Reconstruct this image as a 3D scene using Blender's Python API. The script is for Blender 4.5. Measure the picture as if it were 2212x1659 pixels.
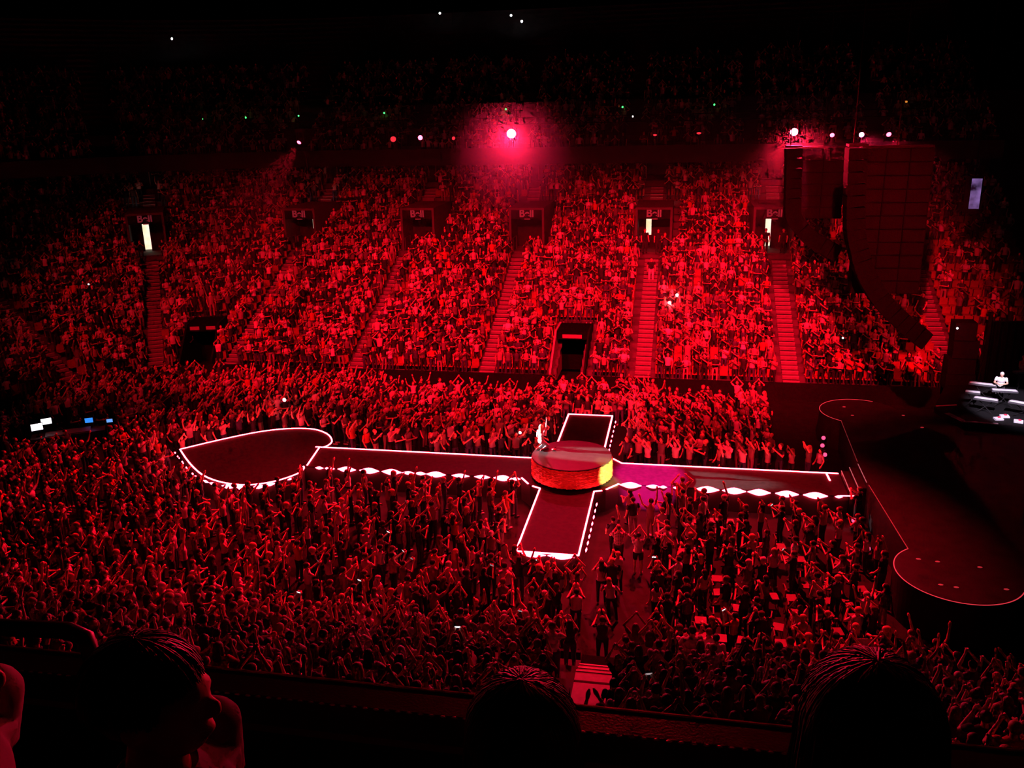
import bpy, bmesh, math, random
import numpy as np
from mathutils import Vector, Matrix, Euler

# ------------------------------------------------------------------ clear
for o in list(bpy.data.objects):
    bpy.data.objects.remove(o, do_unlink=True)
SC = bpy.context.scene
COL = SC.collection
rnd = random.Random(7)
rng = np.random.default_rng(7)

# ------------------------------------------------------------------ camera
FPX, PITCH, YAW, ROLL = 1898.3, .3059, -.1969, -.025
CAM = np.array([4.570, -37.061, 17.034])
_f = np.array([math.sin(YAW)*math.cos(PITCH), math.cos(YAW)*math.cos(PITCH), -math.sin(PITCH)])
_r = np.cross(_f, [0, 0, 1]); _r /= np.linalg.norm(_r); _u = np.cross(_r, _f)
CR = _r*math.cos(ROLL)+_u*math.sin(ROLL); CU = -_r*math.sin(ROLL)+_u*math.cos(ROLL)
cam = bpy.data.cameras.new('camera'); cam.sensor_width = 36; cam.lens = FPX/2212*36
cam.clip_start = .05; cam.clip_end = 400
cam_o = bpy.data.objects.new('camera', cam); COL.objects.link(cam_o)
M = Matrix(((CR[0], CU[0], -_f[0], CAM[0]), (CR[1], CU[1], -_f[1], CAM[1]), (CR[2], CU[2], -_f[2], CAM[2]), (0, 0, 0, 1)))
cam_o.matrix_world = M
SC.camera = cam_o
def project(P):
    d = np.asarray(P, float)-CAM; z = d@_f
    return np.stack([1106+FPX*(d@CR)/z, 829.5-FPX*(d@CU)/z], -1)

# ------------------------------------------------------------------ world / exposure
w = bpy.data.worlds.new('world'); SC.world = w; w.use_nodes = True
w.node_tree.nodes['Background'].inputs[0].default_value = (.5, .04, .09, 1)
w.node_tree.nodes['Background'].inputs[1].default_value = .004
SC.view_settings.view_transform = 'Standard'; SC.view_settings.look = 'None'
SC.view_settings.exposure = 0.0; SC.view_settings.gamma = 1.0
SC.view_settings.use_curve_mapping = False
SC.cycles.max_bounces = 3; SC.cycles.diffuse_bounces = 1; SC.cycles.glossy_bounces = 1; SC.cycles.transmission_bounces = 0
SC.cycles.use_adaptive_sampling = True; SC.cycles.adaptive_threshold = .06; SC.cycles.adaptive_min_samples = 10
SC.cycles.sample_clamp_indirect = 3.0
SC.cycles.volume_bounces = 0
RED = (1.0, .003, .018)
# overhead fixtures: (position, aim, cone degrees, watts, colour, blend)
RIG = [
    ((-24, -12, 23.6), (-29, 17, 4.5), 44, 26000, RED, .9, 'the far corner'),
    ((-15, -12.5, 23.6), (-18, 19, 3.3), 44, 62000, RED, .9, 'the far stand beyond the heart'),
    ((-6, -12.5, 23.6), (-7, 19, 3.3), 44, 95000, RED, .9, 'the far stand left of its middle aisle'),
    ((3, -12.5, 23.6), (3, 19, 3.3), 42, 120000, RED, .9, 'the far stand at its middle aisle'),
    ((10, -12.5, 23.6), (12.0, 19, 4.0), 40, 125000, RED, .9, 'the far stand beside the speakers'),
    ((19, -12.5, 23.6), (13.5, 19, 3.0), 28, 30000, RED, .9, 'the far stand beneath the speakers, added fill'),  # fill lamp added against the shadows of the hanging arrays
    ((-14, -12.5, 23.6), (-15, 6.5, 1.0), 40, 13000, RED, .8, 'the floor beyond the heart'),
    ((-4, -12.5, 23.6), (-4, 7.0, 1.0), 40, 17000, RED, .8, 'the floor beyond the runway'),
    ((6.5, -12.5, 23.6), (6, 7.0, 1.0), 36, 24000, RED, .8, 'the floor beyond the cross arm'),
    ((-17, 9, 24.6), (-19, -6, 1.0), 54, 62000, RED, .9, 'the floor below the heart'),
    ((-6, 9, 24.6), (-6, -5.5, 1.0), 50, 90000, RED, .9, 'the floor below the runway'),
    ((5, 9, 24.6), (5.5, -5, 1.0), 46, 125000, RED, .9, 'the floor right of the aisle'),
    ((5.5, -12.5, 23.6), (3.4, -.1, 1.0), 7.2, 1000000, (1.0, .006, .24), .15, 'the runway right of the round platform'),
    ((1, 9, 24.6), (4, -35.3, 15.2), 22, 14000, RED, .8, 'the near tier'),
]
# ------------------------------------------------------------------ node materials
MATS = {}
def nodes(m):
    m.use_nodes = True
    return m.node_tree.nodes, m.node_tree.links
def mat(name, color=(.5, .5, .5), rough=.7, metal=0., var=.15, scale=6., bump=0., spec=.5, bscale=None):
    if name in MATS: return MATS[name]
    m = bpy.data.materials.new(name); N, L = nodes(m); b = N['Principled BSDF']
    b.inputs['Roughness'].default_value = rough; b.inputs['Metallic'].default_value = metal
    b.inputs['Specular IOR Level'].default_value = spec
    tc = N.new('ShaderNodeTexCoord'); nz = N.new('ShaderNodeTexNoise'); nz.inputs['Scale'].default_value = scale; nz.inputs['Detail'].default_value = 4
    L.new(tc.outputs['Object'], nz.inputs['Vector'])
    r = N.new('ShaderNodeValToRGB')
    r.color_ramp.elements[0].position = .3; r.color_ramp.elements[1].position = .7
    r.color_ramp.elements[0].color = tuple(c*(1-var) for c in color)+(1,)
    r.color_ramp.elements[1].color = tuple(min(1, c*(1+var)) for c in color)+(1,)
    L.new(nz.outputs['Fac'], r.inputs['Fac']); L.new(r.outputs['Color'], b.inputs['Base Color'])
    if bump:
        n2 = N.new('ShaderNodeTexNoise'); n2.inputs['Scale'].default_value = bscale or scale*6
        L.new(tc.outputs['Object'], n2.inputs['Vector'])
        bp = N.new('ShaderNodeBump'); bp.inputs['Strength'].default_value = bump; bp.inputs['Distance'].default_value = .02
        L.new(n2.outputs['Fac'], bp.inputs['Height']); L.new(bp.outputs['Normal'], b.inputs['Normal'])
    MATS[name] = m; return m
def emit(name, color, strength):
    if name in MATS: return MATS[name]
    m = bpy.data.materials.new(name); N, L = nodes(m); b = N['Principled BSDF']
    b.inputs['Base Color'].default_value = (.2, .2, .2, 1)
    b.inputs['Emission Color'].default_value = tuple(color)+(1,)
    b.inputs['Emission Strength'].default_value = strength
    MATS[name] = m; return m
def tinted(name, rough, var, scale, attr=None, sheen=0.):
    """colour comes from the object (or, for the packed crowd, from the face colour), broken up by noise"""
    if name in MATS: return MATS[name]
    m = bpy.data.materials.new(name); N, L = nodes(m); b = N['Principled BSDF']
    b.inputs['Roughness'].default_value = rough; b.inputs['Specular IOR Level'].default_value = .3
    if attr:
        src = N.new('ShaderNodeAttribute'); src.attribute_name = attr; out = src.outputs['Color']
    else:
        src = N.new('ShaderNodeObjectInfo'); out = src.outputs['Color']
    tc = N.new('ShaderNodeTexCoord'); nz = N.new('ShaderNodeTexNoise'); nz.inputs['Scale'].default_value = scale; nz.inputs['Detail'].default_value = 3
    L.new(tc.outputs['Object'], nz.inputs['Vector'])
    mr = N.new('ShaderNodeMapRange'); mr.inputs['To Min'].default_value = 1-var; mr.inputs['To Max'].default_value = 1+var
    L.new(nz.outputs['Fac'], mr.inputs['Value'])
    mx = N.new('ShaderNodeMix'); mx.data_type = 'RGBA'; mx.blend_type = 'MULTIPLY'; mx.inputs['Factor'].default_value = 1
    L.new(out, mx.inputs['A']); L.new(mr.outputs['Result'], mx.inputs['B'])
    L.new(mx.outputs['Result'], b.inputs['Base Color'])
    if sheen: b.inputs['Sheen Weight'].default_value = sheen
    MATS[name] = m; return m
def plaid_mat():
    if 'plaid' in MATS: return MATS['plaid']
    m = bpy.data.materials.new('plaid'); N, L = nodes(m); b = N['Principled BSDF']; b.inputs['Roughness'].default_value = .8
    tc = N.new('ShaderNodeTexCoord')
    acc = None
    for ax in ('X', 'Z'):
        wv = N.new('ShaderNodeTexWave'); wv.bands_direction = ax; wv.inputs['Scale'].default_value = 5.5
        L.new(tc.outputs['Object'], wv.inputs['Vector'])
        g = N.new('ShaderNodeMath'); g.operation = 'GREATER_THAN'; g.inputs[1].default_value = .8; L.new(wv.outputs['Fac'], g.inputs[0])
        if acc is None: acc = g
        else:
            a = N.new('ShaderNodeMath'); a.operation = 'MAXIMUM'; L.new(acc.outputs[0], a.inputs[0]); L.new(g.outputs[0], a.inputs[1]); acc = a
    mx = N.new('ShaderNodeMix'); mx.data_type = 'RGBA'; mx.inputs['A'].default_value = (.06, .03, .05, 1); mx.inputs['B'].default_value = (.7, .6, .6, 1)
    L.new(acc.outputs[0], mx.inputs['Factor']); L.new(mx.outputs['Result'], b.inputs['Base Color'])
    MATS['plaid'] = m; return m

# ------------------------------------------------------------------ mesh building
class MB:
    def __init__(s): s.v = []; s.f = []; s.m = []
    def add(s, vs, fs, mi=0):
        o = len(s.v); s.v += [tuple(map(float, v)) for v in vs]; s.f += [tuple(i+o for i in f) for f in fs]; s.m += [mi]*len(fs); return s
    def box(s, c, size, rz=0., mi=0, rot=None):
        hx, hy, hz = (q/2 for q in size)
        R = rot if rot is not None else Matrix.Rotation(rz, 3, 'Z')
        vs = [Vector(c)+R@Vector((x*hx, y*hy, z*hz)) for z in (-1, 1) for y in (-1, 1) for x in (-1, 1)]
        return s.add(vs, [(0, 2, 3, 1), (4, 5, 7, 6), (0, 1, 5, 4), (2, 6, 7, 3), (0, 4, 6, 2), (1, 3, 7, 5)], mi)
    def tube(s, pts, rad, k=8, mi=0, closed=False, caps=True):
        pts = [Vector(p) for p in pts]; n = len(pts)
        if not hasattr(rad, '__len__'): rad = [rad]*n
        vs = []; prev = None
        for i, p in enumerate(pts):
            if closed: t = pts[(i+1) % n]-pts[i-1]
            else: t = pts[min(i+1, n-1)]-pts[max(i-1, 0)]
            t.normalize()
            if prev is None:
                a = Vector((0, 0, 1)) if abs(t.z) < .9 else Vector((1, 0, 0)); a = (a-t*a.dot(t)).normalized()
            else: a = (prev-t*prev.dot(t)).normalized()
            prev = a; b = t.cross(a)
            for j in range(k):
                an = 2*math.pi*(j+.5)/k; vs.append(p+(a*math.cos(an)+b*math.sin(an))*rad[i])
        fs = []
        for i in range(n if closed else n-1):
            i2 = (i+1) % n
            for j in range(k): fs.append((i*k+j, i*k+(j+1) % k, i2*k+(j+1) % k, i2*k+j))
        if caps and not closed: fs += [tuple(range(k))[::-1], tuple(range((n-1)*k, n*k))]
        return s.add(vs, fs, mi)
    def ell(s, c, r, k=12, n=8, mi=0, R=None):
        vs = []; c = Vector(c)
        for i in range(1, n):
            ph = math.pi*i/n
            for j in range(k):
                a = 2*math.pi*j/k; q = Vector((r[0]*math.sin(ph)*math.cos(a), r[1]*math.sin(ph)*math.sin(a), r[2]*math.cos(ph)))
                vs.append(c+(R@q if R is not None else q))
        for sg in (1, -1):
            q = Vector((0, 0, r[2]*sg)); vs.append(c+(R@q if R is not None else q))
        T, B = len(vs)-2, len(vs)-1; fs = []
        for i in range(n-2):
            for j in range(k): fs.append((i*k+j, (i+1)*k+j, (i+1)*k+(j+1) % k, i*k+(j+1) % k))
        for j in range(k):
            fs.append((T, j, (j+1) % k)); fs.append((B, (n-2)*k+(j+1) % k, (n-2)*k+j))
        return s.add(vs, fs, mi)
    def prism(s, poly, z0, z1, mi=0, mi_side=None):
        n = len(poly); vs = [(x, y, z0) for x, y in poly]+[(x, y, z1) for x, y in poly]
        s.add(vs, [tuple(range(n))[::-1], tuple(range(n, 2*n))], mi)
        s.add(vs, [(i, (i+1) % n, n+(i+1) % n, n+i) for i in range(n)], mi if mi_side is None else mi_side); return s
    def lathe(s, prof, k=24, c=(0, 0, 0), mi=0, axis=None):
        vs = []; c = Vector(c); R = Matrix.Identity(3)
        if axis is not None: R = Vector((0, 0, 1)).rotation_difference(Vector(axis)).to_matrix()
        for r, z in prof:
            for j in range(k):
                a = 2*math.pi*j/k; vs.append(c+R@Vector((r*math.cos(a), r*math.sin(a), z)))
        fs = [(i*k+j, i*k+(j+1) % k, (i+1)*k+(j+1) % k, (i+1)*k+j) for i in range(len(prof)-1) for j in range(k)]
        fs += [tuple(range(k))[::-1], tuple(range((len(prof)-1)*k, len(prof)*k))]
        return s.add(vs, fs, mi)
    def mesh(s, name, smooth=False):
        me = bpy.data.meshes.new(name); me.from_pydata(s.v, [], s.f); me.update()
        if any(s.m): me.polygons.foreach_set('material_index', s.m)
        if smooth: me.polygons.foreach_set('use_smooth', [True]*len(me.polygons))
        return me
    def obj(s, name, mats, parent=None, smooth=False, loc=None):
        me = s.mesh(name, smooth)
        for q in (mats if isinstance(mats, (list, tuple)) else [mats]): me.materials.append(q)
        return link(name, me, parent, loc)
def link(name, me, parent=None, loc=None):
    o = bpy.data.objects.new(name, me); COL.objects.link(o)
    if loc is not None: o.location = loc
    if parent is not None: o.parent = parent
    return o
def tag(o, label=None, cat=None, group=None, kind=None):
    if label: o['label'] = label
    if cat: o['category'] = cat
    if group: o['group'] = group
    if kind: o['kind'] = kind
    return o
def empty(name, loc=(0, 0, 0), rz=0., label=None, cat=None, group=None, kind=None):
    o = bpy.data.objects.new(name, None); COL.objects.link(o); o.location = loc; o.rotation_euler = (0, 0, rz); o.empty_display_size = .2
    return tag(o, label, cat, group, kind)
def struct(name, mb, m, label=None, parent=None, smooth=False):
    o = mb.obj(name, m, parent, smooth)
    if parent is None: o['kind'] = 'structure'
    if label: o['label'] = label
    return o
def copy_tree(o, parent=None):
    c = o.copy(); COL.objects.link(c); c.parent = parent
    for ch in list(o.children): copy_tree(ch, c)
    return c
def look_rot(d):
    return Vector(d).to_track_quat('-Z', 'Y').to_euler()
def spot_light(name, pos, aim, cone, watts, color, blend, parent=None, size=.25):
    l = bpy.data.lights.new(name, 'SPOT'); l.energy = watts; l.color = color; l.spot_size = math.radians(cone); l.spot_blend = blend; l.shadow_soft_size = size
    o = bpy.data.objects.new(name, l); COL.objects.link(o)
    d = Vector(aim)-Vector(pos)
    if parent is not None:
        o.parent = parent; o.matrix_parent_inverse = Matrix.Translation(parent.location).inverted()
    o.location = pos; o.rotation_euler = look_rot(d)
    return o

# ------------------------------------------------------------------ bowl geometry
RC, CX, CY, YB = 9.0, -25.0, 5.5, 14.5
ARC = math.pi/2*17
def P(t, d):
    if t <= 25: return np.array([-t, YB+d])
    if t <= 25+ARC:
        a = (t-25)/17; return np.array([CX-(RC+d)*math.sin(a), CY+(RC+d)*math.cos(a)])
    return np.array([-34-d, CY-(t-25-ARC)])
def ang(t):   # facing angle: 0 = looks toward -Y
    if t <= 25: return 0.
    return min((t-25)/17, math.pi/2)
def tscale(t, d):  # metres per unit t
    return (RC+d)/17 if 25 < t <= 25+ARC else 1.
NROW = 26; RD = .85
ZR = [.9]
for k in range(NROW+12): ZR.append(ZR[-1]+.36+.004*k)
T0, T1 = -27., 25+ARC+9
AISLES = [-20.0, -11.1, -2.35, 7.4, 16.1, 25.0, 33.9, 43.4]
PORTALS = [(-10.7, 1.25), (-2.4, 1.15), (6.85, 1.15), (15.2, 1.15), (24.7, 1.15), (34.0, 1.2)]
LOWPORT = [(2.25, 1.0), (29.2, 1.0)]
def blocked(t, k, m=0.):
    d = k*RD; s = tscale(t, d)
    if 15 <= k < 22:
        for c, h in PORTALS:
            if abs(t-c)*s < h+m: return True
    if k < 6:
        for c, h in LOWPORT:
            if abs(t-c)*s < h+m: return True
    return False
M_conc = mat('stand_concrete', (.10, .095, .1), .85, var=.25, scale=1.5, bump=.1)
M_step = mat('aisle_step', (.20, .185, .185), .8, var=.2, scale=3)
M_nose = mat('step_nosing', (.55, .5, .5), .7)
M_black = mat('black_paint', (.008, .008, .009), .75, var=.3, spec=.12)
M_blackm = mat('black_matte', (.005, .005, .006), .95, var=.3, spec=.05)
M_floor = mat('arena_floor', (.012, .011, .012), .8, var=.3, scale=2, spec=.1)
M_wall = mat('dark_wall', (.03, .028, .03), .9, var=.2)

# floor, walls, ceiling
struct('floor', MB().box((-6, -1, -.15), (90, 40, .3)), M_floor, 'dark arena floor under the crowd')
struct('ceiling', MB().box((-6, 10, 36), (120, 110, .5)), M_blackm, 'black unlit arena roof')
struct('wall_far', MB().box((-6, 62, 18), (120, .5, 36)), M_blackm, 'black wall behind the upper tier')
struct('wall_left', MB().box((-64, 10, 18), (.5, 106, 36)), M_blackm, 'black wall at the end of the arena')
struct('wall_right', MB().box((48, 10, 18), (.5, 106, 36)), M_blackm, 'black wall behind the main stage')
struct('wall_near', MB().box((-6, -45, 18), (120, .5, 36)), M_blackm, 'black wall behind the near tier')

# far stand: stepped concrete
def stand_mesh(rows, z_of, d_of, blocked_fn, t0, t1):
    mb = MB()
    for k in rows:
        d0, d1, z, z2 = d_of(k), d_of(k+1), z_of(k), z_of(k+1)
        t = t0
        while t < t1-1e-6:
            tn = min(t1, t+(.5 if t < 25+ARC else 2.))
            if not blocked_fn((t+tn)/2, k):
                a, b, c, e = P(t, d0), P(tn, d0), P(tn, d1), P(t, d1)
                mb.add([(*a, z), (*b, z), (*c, z), (*e, z), (*e, z2), (*c, z2)], [(0, 3, 2, 1), (3, 4, 5, 2)])
            t = tn
    return mb
struct('floor_far_stand', stand_mesh(range(NROW), lambda k: ZR[k], lambda k: k*RD, blocked, T0, T1), M_conc, 'stepped concrete of the far lower stand')
# low black wall round the arena floor
mb = MB()
for t in np.arange(T0, T1, 1.0):
    if any(abs(t+.5-c) < h for c, h in LOWPORT): continue
    a, b = P(t, -.12), P(min(t+1, T1), -.12); a2, b2 = P(t, 0), P(min(t+1, T1), 0)
    mb.add([(*a, 0), (*b, 0), (*b, 1.12), (*a, 1.12), (*b2, 1.12), (*a2, 1.12), (*a2, .5), (*b2, .5)], [(0, 1, 2, 3), (3, 2, 4, 5), (5, 4, 7, 6)])
struct('wall_base_far', mb, M_black, 'low black barrier wall round the arena floor')

# stairs in the aisles: each step a piece
STEP = MB().box((0, 0, -.09), (.95, .30, .18)).box((0, -.135, .012), (.95, .045, .024), mi=1).mesh('step')
STEP.materials.append(M_step); STEP.materials.append(M_nose)
for t in AISLES:
    s = bpy.data.objects.new('trim_aisle_stairs', None); COL.objects.link(s); s['kind'] = 'structure'
    for k in range(1, NROW-1):
        if blocked(t, k): continue
        for h in (0, 1):
            d = k*RD-.42*(1-h)+.02; z = ZR[k]-(1-h)*(ZR[k]-ZR[k-1])*.5
            p = P(t, d); o = link('step', STEP, s, (*p, z+.01)); o.rotation_euler = (0, 0, ang(t))

# portals
M_sign = emit('sign_letters', (1, .1, .16), .085)
M_lit = None
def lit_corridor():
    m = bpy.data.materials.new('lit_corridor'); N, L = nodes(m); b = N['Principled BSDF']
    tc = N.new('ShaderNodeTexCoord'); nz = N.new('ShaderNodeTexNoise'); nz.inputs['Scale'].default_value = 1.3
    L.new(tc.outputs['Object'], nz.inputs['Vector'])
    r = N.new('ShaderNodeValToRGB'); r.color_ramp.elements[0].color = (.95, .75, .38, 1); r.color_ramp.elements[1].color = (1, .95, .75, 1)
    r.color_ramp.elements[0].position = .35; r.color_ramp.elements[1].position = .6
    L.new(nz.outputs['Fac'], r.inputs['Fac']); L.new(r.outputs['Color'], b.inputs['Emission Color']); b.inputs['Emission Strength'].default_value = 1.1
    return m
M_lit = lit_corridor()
def text_mesh(txt, size, depth=.01, bold=0.):
    cu = bpy.data.curves.new('lettering', 'FONT'); cu.body = txt; cu.size = size; cu.align_x = 'CENTER'; cu.align_y = 'CENTER'; cu.extrude = depth; cu.offset = bold
    o = bpy.data.objects.new('lettering', cu); COL.objects.link(o)
    me = bpy.data.meshes.new_from_object(o.evaluated_get(bpy.context.evaluated_depsgraph_get()))
    bpy.data.objects.remove(o); return me
BELL = text_mesh('Bell', .74, .015, .022)
BELL.materials.append(M_sign)
ARM = emit('sign_bar', (1, .08, .12), .10)
door_slots = {0: (-.15, .40, .0, 2.3, 1), 1: (-.45, .40, .9, 2.4, 1), 4: (.15, .34, 1.35, 2.35, 2), 5: (-.15, .5, .0, 2.4, 1)}
M_door = mat('portal_door', (.006, .006, .007), .7)
M_pwall = mat('portal_wall', (.09, .075, .08), .85)
for i, (t, h) in enumerate(PORTALS):
    p = P(t, 15*RD-.1); z0 = ZR[15]; a = ang(t)
    root = empty('trim_portal', (*p, z0), a, 'dark entrance portal in the far stand', kind='structure')
    D = 6*RD; H = 3.05
    mb = MB()
    for sx in (-1, 1): mb.box((sx*(h+.08), D/2, H/2), (.16, D, H))
    mb.box((0, D/2, H+.08), (2*h+.32, D, .16)); mb.obj('side_wall', M_pwall, root)
    MB().box((0, .12, H-.32), (2*h, .12, .66)).obj('lintel', M_black, root)
    MB().box((0, 2.0, -.05), (2*h, 4., .1)).obj('portal_floor', M_conc, root)
    # back wall with a slot left open onto the lit corridor
    mb = MB(); y = 2.6
    if i in door_slots:
        sx, w_, za, zb, _ = door_slots[i]
        mb.box(((-h+sx-w_/2)/2, y, H/2), (max(.02, sx-w_/2+h), .08, H)); mb.box(((h+sx+w_/2)/2, y, H/2), (h-sx-w_/2, .08, H))
        mb.box((sx, y, (zb+H)/2), (w_, .08, H-zb))
        if za > .05: mb.box((sx, y, za/2), (w_, .08, za))
        MB().box((sx, y+.9, 1.2), (1.6, .06, 2.6)).obj('corridor_glow', M_lit, root)  # wall glows by itself, standing in for the corridor's lighting
    else: mb.box((0, y, H/2), (2*h, .08, H))
    mb.obj('curtain', M_door, root)
    s = link('sign_lettering', BELL, root, (0, .045, H-.27)); s.rotation_euler = (math.pi/2, 0, 0); s['label'] = 'dim pink Bell lettering'
    MB().box((.05, .05, H-.66), (.42, .02, .07)).obj('sign_bar', ARM, root)
    for sx in (-1, 1):
        MB().tube([(sx*(h-.12), -.05, .0), (sx*(h-.12), -.05, 1.0), (sx*(h-.12), 1.3, 1.0), (sx*(h-.12), 1.3, 0)], .025, 6).obj('handrail', mat('rail_metal', (.25, .25, .26), .4, .8), root)
for i, (t, h) in enumerate(LOWPORT):
    p = P(t, .0); a = ang(t)
    root = empty('trim_portal', (*p, 0), a, 'black floor level tunnel mouth in the far stand', kind='structure')
    D = 6*RD; F = 2.7; ZT = 2.95
    for sx in (-1, 1):
        w2 = .12*sx
        MB().add([(sx*h, 0, 0), (sx*h, D, 0), (sx*h, D, ZT+.3), (sx*h, F, ZT+.3), (sx*h, 0, 1.25), (sx*h+w2, 0, 0), (sx*h+w2, D, 0), (sx*h+w2, D, ZT+.3), (sx*h+w2, F, ZT+.3), (sx*h+w2, 0, 1.25)],
               [(0, 1, 2, 3, 4), (5, 9, 8, 7, 6), (4, 3, 8, 9), (3, 2, 7, 8), (0, 4, 9, 5)]).obj('side_wall', mat('tunnel_wall', (.42, .36, .36), .8) if (sx < 0 and i == 0) else M_black, root)
    MB().box((0, (D+F)/2, ZT), (2*h, D-F, .5)).obj('lintel', M_blackm, root)
    MB().box((0, D, 1.5), (2*h, .1, 3.0)).obj('tunnel_back', M_blackm, root)
    if i == 0: MB().box((.0, F-.02, ZT-.05), (1.25, .04, .24)).obj('sign_panel', mat('tunnel_sign', (.30, .22, .22), .7), root)
    else:
        for sx in (-.55, .55): MB().box((sx, F-.02, ZT), (.62, .04, .24)).obj('sign_panel', mat('tunnel_sign_pale', (.38, .3, .3), .7), root)

# suites wall and upper tier
dU = 19.5; zU = 13.55
mb = MB()
for t in np.arange(T0, T1, 1.0):
    a, b = P(t, NROW*RD), P(min(t+1, T1), NROW*RD)
    mb.add([(*a, ZR[NROW]-.6), (*b, ZR[NROW]-.6), (*b, zU+2), (*a, zU+2)], [(0, 1, 2, 3)])
struct('wall_suites', mb, M_wall, 'dark wall of the suites under the upper tier')
mb = MB()
for t in np.arange(T0, T1, 1.0):
    tn = min(t+1, T1)
    a, b, c, e = P(t, dU), P(tn, dU), P(tn, dU+3.2), P(t, dU+3.2)
    zb = zU-.95
    mb.add([(*a, zb), (*b, zb), (*b, zU+.35), (*a, zU+.35), (*c, zb+.15), (*e, zb+.15), (*P(t, dU+.15), zU+.35), (*P(tn, dU+.15), zU+.35), (*P(tn, dU+.15), zU-.3), (*P(t, dU+.15), zU-.3)],
           [(0, 1, 2, 3), (0, 4+1, 4, 1), (3, 2, 7, 6), (6, 7, 8, 9)])
struct('trim_fascia', mb, mat('fascia', (.03, .027, .03), .7, var=.3, scale=.7), 'dark front edge of the upper tier')
UR = 26
struct('floor_upper_tier', stand_mesh(range(UR), lambda k: zU-.45+.50*k, lambda k: dU+.2+k*.8, lambda t, k: False, T0, T1), M_conc, 'stepped concrete of the upper tier')
# suite mullions
MUL = MB().box((0, 0, .75), (.07, .12, 1.5)).mesh('mullion'); MUL.materials.append(mat('mullion_grey', (.35, .3, .3), .6))
ms = bpy.data.objects.new('trim_suite_mullions', None); COL.objects.link(ms); ms['kind'] = 'structure'
for t in np.arange(-8, 36, 2.2):
    p = P(t, NROW*RD-.1); o = link('mullion', MUL, ms, (*p, ZR[NROW]-.35)); o.rotation_euler = (0, 0, ang(t))

# near lower stand
NZ = lambda k: 1.0+.38*k
NY = lambda k: -14.3-.84*k
NRN = 12; NAISLE = (2.05, 3.05)
mb = MB()
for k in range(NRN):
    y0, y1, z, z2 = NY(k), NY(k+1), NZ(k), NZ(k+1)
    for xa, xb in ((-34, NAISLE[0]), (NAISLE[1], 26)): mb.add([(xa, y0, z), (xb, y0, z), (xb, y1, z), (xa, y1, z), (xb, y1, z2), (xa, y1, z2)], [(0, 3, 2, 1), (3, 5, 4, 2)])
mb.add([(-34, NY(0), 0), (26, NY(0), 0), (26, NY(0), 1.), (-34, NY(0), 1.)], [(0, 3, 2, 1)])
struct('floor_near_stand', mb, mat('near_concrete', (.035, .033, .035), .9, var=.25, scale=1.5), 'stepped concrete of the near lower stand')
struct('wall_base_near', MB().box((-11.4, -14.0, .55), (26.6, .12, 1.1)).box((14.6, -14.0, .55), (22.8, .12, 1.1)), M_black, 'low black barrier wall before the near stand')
s = bpy.data.objects.new('trim_near_stairs', None); COL.objects.link(s); s['kind'] = 'structure'
STEP2 = MB().box((0, 0, -.095), (1.0, .42, .19)).box((0, .19, .01), (1.0, .05, .025), mi=1).mesh('step')
STEP2.materials.append(mat('near_step', (.42, .38, .38), .75)); STEP2.materials.append(M_nose)
for k in (2, 3):
    for h in (0, 1):
        if k == 3 and h: continue
        link('step', STEP2, s, (2.55, NY(k)-.42*h+.2, NZ(k)+.01+.19*h))
MB().box((2.55, (NY(3)+NY(9))/2-.05, NZ(3)-.1), (1.0, NY(3)-NY(9)-.1, .2)).obj('landing', mat('near_step', (.42, .38, .38), .75), s)
MB().box((2.55, NY(1)-.3, 1.2), (1.0, 1.0, .9)).obj('dark_block', M_blackm, s)  # black box added to darken the foot of the stairs
MB().tube([(2.75, NY(6), NZ(3)), (2.75, NY(6), NZ(3)+.95), (2.75, NY(8), NZ(3)+.95), (2.75, NY(8), NZ(3))], .03, 8).obj('handrail', M_black, s)

# near upper tier where the photograph is taken from
struct('floor_near_tier', MB().box((3, -36.2, 14.3), (30, 2.5, .2)).box((3, -38.5, 15.2), (30, 2.2, .4)), M_wall, 'dark floor of the near upper tier')
# parapet in front of the camera
par = empty('wall_parapet', (3, -35.06, 13.0), 0, 'black parapet with a ledge in front of the camera', kind='structure')
MB().box((0, .02, 1.15), (26, .10, 2.3)).obj('panel', M_blackm, par)
M_ledge = mat('ledge_black', (.02, .018, .02), .32, var=.3, scale=20, bump=.15)
MB().box((0, -.01, 2.40), (26, .10, .10)).obj('ledge', M_ledge, par)
MB().tube([(-13, .04, 2.45), (13, .04, 2.45)], .0045, 6).obj('edge_highlight', mat('highlight_metal', (.5, .4, .4), .45, .5, scale=30, var=.5), par)  # bright tube added to draw the highlight along the ledge's far edge
mb = MB()
for x in np.arange(-2.2, 3.2, .032): mb.ell((x, -.064, 2.449), (.010, .004, .003), 6, 4)
tag(mb.obj('stud_strip', mat('stud_metal', (.5, .45, .45), .35, .6), par), kind='stuff')
mb = MB().tube([(-3.2, -.075, 2.56), (-.45, -.075, 2.60), (-.16, -.06, 2.605), (-.09, -.075, 2.595), (-.05, -.11, 2.54), (-.03, -.14, 2.40)], .026, 10)
for x in (-2.6, -1.4): mb.tube([(x, -.075, 2.57), (x, -.03, 2.40)], .018, 8)
mb.obj('grab_rail', mat('grab_rail_black', (.03, .025, .028), .4, .3), par, smooth=True)

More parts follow.
